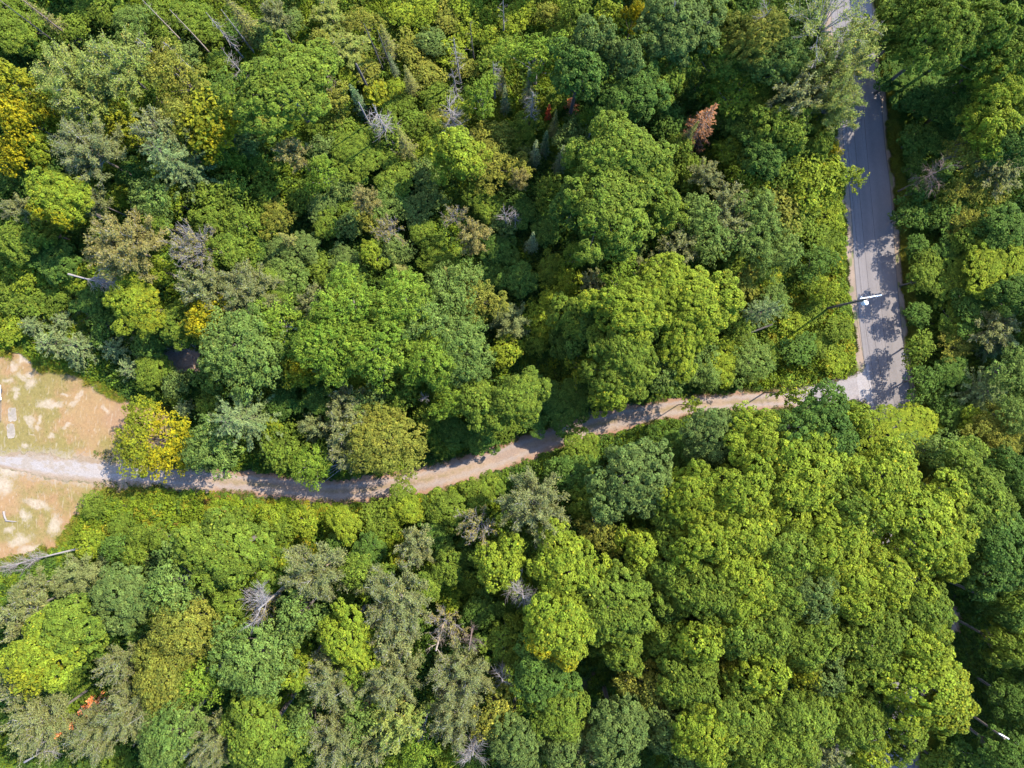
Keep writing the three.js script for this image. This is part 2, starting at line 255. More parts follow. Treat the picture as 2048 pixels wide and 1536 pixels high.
// Broadleaf crown: lobes over a dome, leaf clumps over the lobes, leaves in the clumps.
// o: R radius, H tree height, D crown depth, lobes, lobe (fraction of R), gap (clump spacing), clump, n leaves, l, w, col(rng, x, y, z, clump hue) , ragged, plume
function broadleaf(seed, o) {
  const rng = rngOf(seed), L = new Leaves(), W = new Wood(), top = o.H, cy = top - o.D * 0.55;
  const lobes = [], f1 = rng() * 6.283, f2 = rng() * 6.283, f3 = rng() * 6.283, outline = (a) => 1 + o.ragged * (0.2 * Math.sin(2 * a + f1) + 0.2 * Math.sin(3 * a + f2) + 0.14 * Math.sin(5 * a + f3));
  for (let k = 0; k < o.lobes; k++) {
    const t = (k + 0.5) / o.lobes, el = Math.asin(clamp(1 - t * 1.12, -0.25, 1)), az = k * 2.39996 + rng() * 0.9, rad = o.R * (1 - o.lobe * 0.82) * (1 + (rng() - 0.5) * o.ragged * 0.7) * outline(az), rl = o.R * o.lobe * (0.6 + 0.7 * rng());
    lobes.push({ x: Math.cos(az) * Math.cos(el) * rad, y: cy + Math.sign(el) * Math.pow(Math.abs(Math.sin(el)), 0.7) * (o.D * 0.55 - rl * 0.75) * (0.8 + 0.4 * rng()), z: Math.sin(az) * Math.cos(el) * rad, r: rl, f: 0.72 + 0.2 * rng() });
  }
  for (let k = 0; k < Math.round(o.lobes * 0.45); k++) { const az = rng() * 6.283, q = Math.sqrt(rng()) * 0.45 * o.R, rl = o.R * o.lobe * (0.75 + 0.4 * rng()); lobes.push({ x: Math.cos(az) * q, y: top - rl * 0.8 - rng() * o.D * 0.12, z: Math.sin(az) * q, r: rl, f: 0.8 }); }
  let clumps = 0;
  for (const b of lobes) {
    const count = Math.round((4 * Math.PI * b.r * b.r * 0.72) / (o.gap * o.gap)), hueL = rng();
    for (let k = 0; k < count; k++) {
      const y = 1 - ((k + rng()) / count) * 1.45, s = Math.sqrt(Math.max(0, 1 - y * y)), az = k * 2.39996 + rng(), nx = Math.cos(az) * s, nz = Math.sin(az) * s;
      if (rng() < 0.1) continue;
      const shoot = rng() < 0.07 ? 0.22 : 0, e = 0.8 + 0.36 * rng() + shoot, x = b.x + nx * b.r * e, yy = b.y + y * b.r * b.f * e, z = b.z + nz * b.r * e;
      if (lobes.some((q) => q !== b && Math.hypot(x - q.x, (yy - q.y) / q.f, z - q.z) < q.r * 0.78)) continue;
      if (yy < cy - o.D * 0.42) continue;
      clumps++;
      const out = Math.hypot(x, z) || 1, ox = nx * 0.8 + (x / out) * 0.3, oy = y * 0.8 + 0.45, oz = nz * 0.8 + (z / out) * 0.3, ol = Math.hypot(ox, oy, oz), cx = ox / ol, cyy = oy / ol, cz = oz / ol, rc = o.clump * (0.65 + 0.7 * rng()), hue = rng() * 0.65 + hueL * 0.35, tone = 0.74 + 0.5 * rng();
      const n = Math.round(o.n * (0.6 + 0.8 * rng()) * (y < -0.15 ? 0.45 : 1));
      for (let j = 0; j < n; j++) {
        let ax, ay, az2, q; do { ax = rng() * 2 - 1; ay = rng() * 2 - 1; az2 = rng() * 2 - 1; q = ax * ax + ay * ay + az2 * az2; } while (q > 1 || q < 0.02);
        const sh = 0.55 + 0.45 * Math.pow(q, 0.5), q2 = Math.sqrt(q); ax *= sh / q2; ay *= sh / q2; az2 *= sh / q2;
        const dn = ax * cx + ay * cyy + az2 * cz; if (dn < -0.25) { ax -= 2 * dn * cx; ay -= 2 * dn * cyy; az2 -= 2 * dn * cz; }
        const pl = o.plume * Math.max(0, ax * cx + ay * cyy + az2 * cz);
        const lx = x + (ax + cx * pl) * rc, ly = yy + (ay + cyy * pl) * rc * 0.85, lz = z + (az2 + cz * pl) * rc;
        let ux = ax * 0.75 + cx * 0.35 + (rng() - 0.5) * 1.25, uy = ay * 0.75 + cyy * 0.35 + 0.4 + (rng() - 0.5) * 1.25, uz = az2 * 0.75 + cz * 0.35 + (rng() - 0.5) * 1.25; const ul = Math.hypot(ux, uy, uz) || 1;
        const c = o.col(rng, lx / o.R, (ly - cy) / o.D, lz / o.R, hue), tn = tone * (0.66 + 0.68 * rng()), sz = 0.6 + 0.8 * rng();
        if (o.plume > 0) L.leaf(lx, ly, lz, ux / ul, uy / ul, uz / ul, o.l * sz, o.w * sz, c[0] * tn, c[1] * tn, c[2] * tn, rng, cx + (rng() - 0.5), cyy * 0.6 + (rng() - 0.5), cz + (rng() - 0.5));
        else L.leaf(lx, ly, lz, ux / ul, uy / ul, uz / ul, o.l * sz, o.w * sz, c[0] * tn, c[1] * tn, c[2] * tn, rng);
      }
    }
  }
  const fork = V((rng() - 0.5) * 0.3, Math.max(top * 0.2, cy - o.D * 0.5), (rng() - 0.5) * 0.3), r0 = 0.035 * o.R + 0.012 * o.H;
  W.tube(bend(V(0, -0.4, 0), fork, 0.15, rng, 3), r0, r0 * 0.75, 7);
  for (const b of lobes) W.tube(bend(fork, V(b.x, b.y + b.r * 0.2, b.z), o.R * 0.12, rng, 4), r0 * 0.45, 0.02, 4);
  return { crown: L.build(), trunk: W.build(), R: o.R * 1.0, H: o.H };
}
// Thin crown: limbs and twigs that show, with sprays of small leaves at the twig ends.
function feathery(seed, o) {
  const rng = rngOf(seed), L = new Leaves(), T = new Wood(), W = new Wood(), fork = V((rng() - 0.5) * 0.5, o.H - o.D, (rng() - 0.5) * 0.5), r0 = 0.016 * o.R + 0.007 * o.H;
  T.tube(bend(V(0, -0.4, 0), fork, 0.3, rng, 3), r0, r0 * 0.8, 7);
  for (let k = 0; k < o.limbs; k++) {
    const t = (k + 0.5) / o.limbs, el = lerp(1.35, 0.12, Math.pow(t, 0.75)), az = k * 2.39996 + rng() * 0.7, rl = 0.78 + 0.3 * rng();
    const end = V(Math.cos(az) * Math.cos(el) * o.R * rl, o.H - o.D * 0.92 + Math.sin(el) * o.D * 0.88 * (0.9 + 0.14 * rng()), Math.sin(az) * Math.cos(el) * o.R * rl);
    const limb = bend(fork, end, o.R * 0.22, rng, 6);
    W.tube(limb, r0 * 0.42, 0.022, 4);
    const hueL = rng();
    for (let j = 0; j < o.twigs; j++) {
      const s = 0.3 + 0.7 * ((j + rng()) / o.twigs), at = limb[0].clone(), fi = s * 6, i0 = Math.min(5, Math.floor(fi)); at.copy(limb[i0]).lerp(limb[i0 + 1], fi - i0);
      const out = limb[i0 + 1].clone().sub(limb[i0]).normalize(), d = out.add(V((rng() - 0.5) * 1.7, (rng() - 0.15) * 1.1, (rng() - 0.5) * 1.7)).normalize(), len = o.twig * (0.5 + 0.8 * rng()) * (1.15 - 0.5 * s);
      const tip = at.clone().addScaledVector(d, len), tw = bend(at, tip, len * 0.25, rng, 2);
      W.tube(tw, 0.028, 0.01, 3);
      if (o.twiglets) for (let q = 0; q < o.twiglets; q++) { const a2 = tw[1].clone().lerp(tip, rng()), d2 = d.clone().add(V((rng() - 0.5) * 1.6, (rng() - 0.4) * 1.2, (rng() - 0.5) * 1.6)).normalize(); W.tube([a2, a2.clone().addScaledVector(d2, len * 0.45)], 0.016, 0.007, 3); }
      if (rng() > o.fill) continue;
      const hue = rng() * 0.6 + hueL * 0.4, tone = 0.8 + 0.4 * rng(), n = Math.round(o.n * (0.6 + 0.8 * rng()));
      for (let m = 0; m < n; m++) {
        const q = Math.pow(rng(), 0.6), sp = o.spread * (0.4 + 0.8 * q), bx = at.x + (tip.x - at.x) * q * 1.15 + (rng() + rng() - 1) * sp, by = at.y + (tip.y - at.y) * q * 1.15 + (rng() + rng() - 1) * sp * 0.7, bz = at.z + (tip.z - at.z) * q * 1.15 + (rng() + rng() - 1) * sp;
        let ux = (rng() - 0.5) * 1.1 + d.x * 0.3, uy = 0.75 + (rng() - 0.5), uz = (rng() - 0.5) * 1.1 + d.z * 0.3; const ul = Math.hypot(ux, uy, uz), c = o.col(rng, bx / o.R, 0, bz / o.R, hue), tn = tone * (0.75 + 0.5 * rng()), sz = 0.7 + 0.6 * rng();
        L.leaf(bx, by, bz, ux / ul, uy / ul, uz / ul, o.l * sz, o.w * sz, c[0] * tn, c[1] * tn, c[2] * tn, rng, d.x + (rng() - 0.5) * 0.9, d.y * 0.4, d.z + (rng() - 0.5) * 0.9);
      }
    }
  }
  return { crown: L.build(), trunk: T.build(), limbs: W.build(), R: o.R, H: o.H };
}
// Conifers: whorls of boughs with needle sprays; 'flat' boughs droop for spruce, rise for pine.
function conifer(seed, o) {
  const rng = rngOf(seed), L = new Leaves(), W = new Wood(), r0 = 0.012 * o.H + 0.03;
  W.tube([V(0, -0.4, 0), V(0, o.H * 0.5, 0), V(0, o.H * 0.99, 0)], r0, 0.02, 6);
  const levels = o.levels;
  for (let k = 0; k < levels; k++) {
    const t = (k + 0.4 * rng()) / levels, y = lerp(o.H * o.skirt, o.H * 0.985, t), reach = o.R * (o.pine ? Math.pow(1 - t * 0.93, 0.62) : 1 - t * 0.97) * (0.85 + 0.25 * rng()), n = Math.max(4, Math.round(o.whorl * (1 - t * 0.45)));
    for (let j = 0; j < n; j++) {
      const az = (j / n) * 6.283 + k * 1.1 + rng() * 0.6, rise = o.pine ? 0.25 + 0.5 * t + 0.2 * rng() : -0.22 - 0.15 * rng() + 0.5 * t, len = reach * (0.7 + 0.45 * rng()), dx = Math.cos(az), dz = Math.sin(az), a = V(0, y, 0), b = V(dx * len, y + rise * len, dz * len);
      W.tube([a, a.clone().lerp(b, 0.5).add(V(0, o.pine ? -0.06 * len : 0.08 * len, 0)), b], 0.03, 0.008, 3);
      const hue = rng(), tone = 0.78 + 0.44 * rng(), sprays = Math.max(3, Math.round(len / o.gap));
      for (let s = 0; s < sprays; s++) {
        const q = 0.18 + 0.84 * ((s + rng()) / sprays); if (rng() > o.fill) continue;
        const px = dx * len * q, py = y + rise * len * q, pz = dz * len * q;
        for (let m = 0; m < o.n; m++) {
          const side = (rng() - 0.5) * 2, sw = (o.pine ? 0.3 : 0.42) * (1.1 - 0.6 * q) * Math.min(1, len * 0.5) * side;
          const lx = px - dz * sw + (rng() - 0.5) * 0.16, ly = py + (rng() - 0.5) * (o.pine ? 0.34 : 0.14) - Math.abs(sw) * 0.15, lz = pz + dx * sw + (rng() - 0.5) * 0.16;
          let ux = (rng() - 0.5) * 1.1 + dx * 0.15, uy = 0.7 + rng() * 0.5, uz = (rng() - 0.5) * 1.1 + dz * 0.15; const ul = Math.hypot(ux, uy, uz), c = o.col(rng, 0, t, 0, hue), tn = tone * (0.75 + 0.5 * rng()), sz = 0.7 + 0.6 * rng();
          L.leaf(lx, ly, lz, ux / ul, uy / ul, uz / ul, o.l * sz, o.w * sz, c[0] * tn, c[1] * tn, c[2] * tn, rng, dx - dz * side * 0.8 + (rng() - 0.5) * 0.6, (o.pine ? 0.5 : 0) + (rng() - 0.5) * 0.4, dz + dx * side * 0.8 + (rng() - 0.5) * 0.6);
        }
      }
    }
  }
  return { crown: L.build(), trunk: W.build(), R: o.R, H: o.H };
}
// leaf colours (linear): two ends of a range, plus a few odd leaves
const warm = (c) => [c[0] * 1.3, c[1] * 1.2, c[2] * 0.8];
const tint = (a, b, odd, chance = 0.04) => { a = warm(a); b = warm(b); odd = odd && warm(odd); return (rng, x, y, z, hue) => (odd && rng() < chance * (chance < 0.1 ? 0.4 : 1) ? odd : mix3(a, b, clamp(hue + (rng() - 0.5) * 0.3, 0, 1))); };
const YEL = [0.34, 0.27, 0.02];
const COL = {
  yellowGreen: tint([0.083, 0.128, 0.014], [0.135, 0.165, 0.016], [0.22, 0.2, 0.02], 0.05),
  midGreen: tint([0.055, 0.092, 0.013], [0.095, 0.13, 0.018], [0.15, 0.16, 0.025], 0.06),
  deepGreen: tint([0.032, 0.068, 0.014], [0.06, 0.102, 0.02], [0.09, 0.13, 0.03], 0.06),
  blueGreen: tint([0.048, 0.08, 0.024], [0.08, 0.112, 0.034], [0.12, 0.14, 0.045], 0.06),
  ashGrey: tint([0.08, 0.098, 0.042], [0.125, 0.132, 0.062], [0.17, 0.155, 0.07], 0.06),
  ashTan: tint([0.105, 0.105, 0.038], [0.155, 0.135, 0.055], [0.2, 0.15, 0.07], 0.08),
  ashLight: tint([0.09, 0.13, 0.032], [0.165, 0.18, 0.055], [0.26, 0.2, 0.06], 0.04),
  poplar: tint([0.062, 0.118, 0.014], [0.112, 0.155, 0.02], [0.17, 0.18, 0.03], 0.05),
  softGreen: tint([0.054, 0.098, 0.024], [0.095, 0.135, 0.036], [0.14, 0.16, 0.05], 0.05),
  olive: tint([0.085, 0.105, 0.02], [0.14, 0.14, 0.026], [0.2, 0.17, 0.03], 0.06),
  pine: tint([0.055, 0.084, 0.038], [0.09, 0.117, 0.056]), spruce: tint([0.035, 0.07, 0.036], [0.075, 0.105, 0.06]), spruceOlive: tint([0.08, 0.095, 0.03], [0.13, 0.13, 0.045]), spruceBlue: tint([0.065, 0.09, 0.05], [0.1, 0.125, 0.075]),
  juniper: tint([0.055, 0.082, 0.04], [0.09, 0.112, 0.055]),
  yellow: tint([0.15, 0.145, 0.007], [0.21, 0.18, 0.007], [0.09, 0.115, 0.01], 0.15), gold: tint([0.09, 0.115, 0.01], [0.145, 0.145, 0.01], [0.08, 0.11, 0.014], 0.15),
  willow: tint([0.1, 0.125, 0.055], [0.145, 0.165, 0.08]), brown: tint([0.14, 0.062, 0.035], [0.23, 0.115, 0.07]), rust: tint([0.36, 0.1, 0.045], [0.5, 0.19, 0.1]), red: tint([0.3, 0.05, 0.025], [0.42, 0.09, 0.04]),
};
const mixCol = (a, b, f) => (rng, x, y, z, hue) => (f(x, y, z, hue) > rng() ? b : a)(rng, x, y, z, hue);
const bigMaple = (col, k = 1) => ({ R: 5.2, H: 17, D: 7, lobes: 18, lobe: 0.31, ragged: 0.75, gap: 0.74, clump: 0.47, n: 54, l: 0.24, w: 0.21, plume: 0, col, ...k });
const midMaple = (col, k = 1) => ({ R: 3.2, H: 11, D: 5.5, lobes: 13, lobe: 0.32, ragged: 0.9, gap: 0.7, clump: 0.44, n: 46, l: 0.235, w: 0.2, plume: 0, col, ...k });
const bigPop = (col) => ({ R: 4.6, H: 14, D: 7.5, lobes: 16, lobe: 0.29, ragged: 0.6, gap: 0.66, clump: 0.42, n: 42, l: 0.24, w: 0.14, plume: 1.2, col });
const midPop = (col) => ({ R: 2.7, H: 9, D: 5, lobes: 11, lobe: 0.3, ragged: 0.95, gap: 0.62, clump: 0.38, n: 38, l: 0.22, w: 0.13, plume: 1.3, col });
const bigAsh = (col, k = {}) => ({ R: 4.6, H: 15, D: 6.5, limbs: 30, twigs: 15, twig: 1.5, twiglets: 2, fill: 0.95, n: 44, spread: 0.46, l: 0.25, w: 0.115, col, ...k });
const midAsh = (col, k = {}) => ({ R: 2.7, H: 11, D: 4.5, limbs: 20, twigs: 11, twig: 1.05, twiglets: 2, fill: 0.95, n: 32, spread: 0.34, l: 0.26, w: 0.12, col, ...k });
const sap = (col, k = {}) => ({ R: 1.6, H: 6, D: 3.6, lobes: 8, lobe: 0.36, ragged: 1.1, gap: 0.5, clump: 0.34, n: 30, l: 0.21, w: 0.16, plume: 1.2, col, ...k });
const pineO = (k = {}) => ({ R: 4, H: 15, levels: 13, skirt: 0.35, whorl: 9, pine: true, gap: 0.34, n: 9, fill: 0.95, l: 0.32, w: 0.085, col: COL.pine, ...k });
const spruceO = (k = {}) => ({ R: 1.8, H: 10, levels: 19, skirt: 0.12, whorl: 9, pine: false, gap: 0.26, n: 6, fill: 0.97, l: 0.25, w: 0.075, col: COL.spruce, ...k });
// kind: [name, noun for labels, category, big protos, small protos, bark]; protos are made when first used
const B = (f, o, seeds) => seeds.map((s) => () => f(s, o));
const KIND = {
  mY: ['broadleaf_tree', 'yellow-green clumpy tree', 'tree', B(broadleaf, bigMaple(COL.yellowGreen), [101, 102, 103, 104]), B(broadleaf, midMaple(COL.yellowGreen), [105, 106]), barkMat],
  mG: ['broadleaf_tree', 'mid-green clumpy tree', 'tree', B(broadleaf, bigMaple(COL.midGreen), [111, 112, 113]), B(broadleaf, midMaple(COL.midGreen), [114, 115, 116]), barkMat],
  mD: ['broadleaf_tree', 'deep green clumpy tree', 'tree', B(broadleaf, bigMaple(COL.deepGreen), [121, 122]), B(broadleaf, midMaple(COL.deepGreen), [123, 124]), barkMat],
  mB: ['broadleaf_tree', 'blue-green clumpy tree', 'tree', B(broadleaf, bigMaple(COL.blueGreen), [131, 132]), B(broadleaf, midMaple(COL.blueGreen), [133, 134]), barkMat],
  aG: ['thin_crowned_tree', 'grey-green twiggy tree', 'tree', B(feathery, bigAsh(COL.ashGrey), [141, 142, 143]), B(feathery, midAsh(COL.ashGrey), [144, 145]), barkPale],
  aT: ['thin_crowned_tree', 'tan-leaved twiggy tree', 'tree', B(feathery, bigAsh(COL.ashTan), [151]), B(feathery, midAsh(COL.ashTan), [152, 153]), barkPale],
  aL: ['thin_crowned_tree', 'pale green feathery tree', 'tree', B(feathery, bigAsh(COL.ashLight, { twiglets: 0, n: 32 }), [155, 156]), B(feathery, midAsh(COL.ashLight, { twiglets: 0 }), [157]), barkPale],
  pB: ['fine_leaved_tree', 'bright green fine-leaved tree', 'tree', B(broadleaf, bigPop(COL.poplar), [161, 162, 163]), B(broadleaf, midPop(COL.poplar), [164, 165]), barkPale],
  pM: ['fine_leaved_tree', 'soft green fine-leaved tree', 'tree', B(broadleaf, bigPop(COL.softGreen), [166, 167]), B(broadleaf, midPop(COL.softGreen), [168, 169]), barkMat],
  pO: ['fine_leaved_tree', 'olive fine-leaved tree', 'tree', B(broadleaf, bigPop(COL.olive), [171]), B(broadleaf, midPop(COL.olive), [172, 173]), barkMat],
  pin: ['pine_tree', 'blue-green pine', 'pine tree', B(conifer, pineO(), [181, 182]), B(conifer, pineO({ R: 2.3, H: 9, levels: 9, whorl: 8 }), [183, 184]), barkMat],
  jun: ['juniper_bush', 'grey-green evergreen bush', 'bush', B(conifer, pineO({ R: 2.6, H: 4.6, levels: 9, skirt: 0.05, whorl: 12, gap: 0.22, n: 9, l: 0.24, w: 0.07, col: COL.juniper }), [185, 186]), B(conifer, pineO({ R: 1.5, H: 2.8, levels: 6, skirt: 0.05, whorl: 10, gap: 0.2, n: 9, l: 0.2, w: 0.06, col: COL.juniper }), [187]), barkMat],
  sp: ['spruce_tree', 'dark green spruce', 'spruce tree', B(conifer, spruceO(), [191, 192]), B(conifer, spruceO({ R: 1.1, H: 6, levels: 13 }), [193]), barkMat],
  spO: ['spruce_tree', 'olive spruce', 'spruce tree', B(conifer, spruceO({ col: COL.spruceOlive }), [194, 195]), null, barkMat],
  spB: ['spruce_tree', 'blue-grey spruce', 'spruce tree', B(conifer, spruceO({ col: COL.spruceBlue, R: 1.5 }), [196, 197]), null, barkMat],
  spD: ['spruce_tree', 'rust-brown dead spruce', 'spruce tree', B(conifer, spruceO({ col: COL.brown, fill: 0.7, R: 3, H: 11, l: 0.3 }), [198]), null, deadGrey],
  rus: ['dead_sapling', 'rust-red dead sapling', 'dead sapling', B(conifer, spruceO({ col: COL.rust, R: 1.4, H: 4, levels: 10, fill: 0.9, skirt: 0.3 }), [199]), null, deadGrey],
  red: ['dead_sapling', 'bright red young conifer', 'sapling', B(conifer, spruceO({ col: COL.red, R: 0.8, H: 4, levels: 10 }), [201]), null, barkMat],
  yl: ['yellow_tree', 'yellow-leaved tree', 'tree', B(broadleaf, midPop(COL.yellow), [203]), B(broadleaf, sap(COL.yellow, { R: 1.9 }), [204]), barkMat],
  go: ['yellow_tree', 'golden-green tree', 'tree', B(broadleaf, midMaple(COL.gold, { R: 3.4 }), [205, 206]), B(broadleaf, sap(COL.gold), [207]), barkMat],
  wl: ['willow_bush', 'pale grey-green willowy tree', 'tree', B(feathery, midAsh(COL.willow, { R: 2.8, H: 7, D: 5.5, limbs: 26, twigs: 14, n: 34, spread: 0.3, l: 0.22, w: 0.08, twiglets: 0, fill: 1 }), [208]), null, barkMat],
  sG: ['sapling', 'mid-green sapling', 'sapling', B(broadleaf, sap(COL.midGreen), [211, 212, 213]), null, barkMat],
  sY: ['sapling', 'yellow-green sapling', 'sapling', B(broadleaf, sap(COL.yellowGreen), [214, 215, 216]), null, barkMat],
  sD: ['sapling', 'deep green sapling', 'sapling', B(broadleaf, sap(COL.deepGreen), [217, 218]), null, barkMat],
  sB: ['sapling', 'blue-green sapling', 'sapling', B(broadleaf, sap(COL.blueGreen), [219, 220]), null, barkMat],
  sO: ['sapling', 'olive sapling', 'sapling', B(broadleaf, sap(COL.olive, { plume: 1 }), [221, 222]), null, barkMat],
  li: ['big_leaved_shrub', 'lime big-leaved shrub', 'shrub', B(broadleaf, sap(COL.gold, { H: 3.4, D: 2.4, l: 0.42, w: 0.38, n: 16, gap: 0.6, plume: 0 }), [223]), null, barkMat],
  spot: ['spotted_tree', 'yellow-spotted tree', 'tree', B(broadleaf, midPop(mixCol(COL.olive, (r) => [0.42, 0.36, 0.04], (x, y, z, h) => 0.13)), [224]), null, barkMat],
  half: ['yellow_tree', 'tree half vivid yellow, half green', 'tree', [() => broadleaf(225, { ...midPop(mixCol(COL.gold, COL.yellow, (x, y, z) => smooth(x + 0.1 * z, -0.05, 0.2))), R: 3.2, H: 8, D: 4.6, lobes: 14, lobe: 0.3, ragged: 0.7, n: 40 })], null, barkMat],
  edge: ['broadleaf_tree', 'yellow-tipped clumpy tree', 'tree', [() => broadleaf(226, bigMaple(mixCol(COL.yellowGreen, COL.yellow, (x, y, z, h) => 0.8 * smooth(z - 0.35 * x, 0.3, 0.75) * (h > 0.4 ? 1 : 0.3)))), () => broadleaf(227, bigMaple(mixCol(COL.yellowGreen, COL.gold, (x, y, z, h) => 0.75 * smooth(x * 0.8 + z * 0.4, -0.1, 0.5) * (0.4 + h))))], null, barkMat],
  thin: ['thin_sapling', 'sparse thin-leaved sapling', 'sapling', B(feathery, midAsh(COL.yellowGreen, { R: 2, H: 8, D: 4, limbs: 12, twigs: 7, n: 12, spread: 0.3, fill: 0.8, l: 0.26, w: 0.2, twiglets: 0 }), [228, 229]), null, barkMat],
  bare: ['dying_tree', 'half-bare grey tree', 'tree', B(feathery, bigAsh(COL.ashTan, { R: 4, H: 13, limbs: 24, twigs: 14, twiglets: 4, fill: 0.35, n: 16 }), [231, 232]), B(feathery, midAsh(COL.ashTan, { twiglets: 4, fill: 0.4, n: 14, limbs: 15 }), [233, 234]), deadGrey],
  limby: ['thin_crowned_tree', 'thin tree with long bare limbs', 'tree', [() => feathery(235, bigAsh(COL.ashLight, { R: 6.2, H: 17, D: 6, limbs: 22, twigs: 13, twiglets: 2, fill: 0.62, n: 22, twig: 1.9 }))], null, barkPale],
};

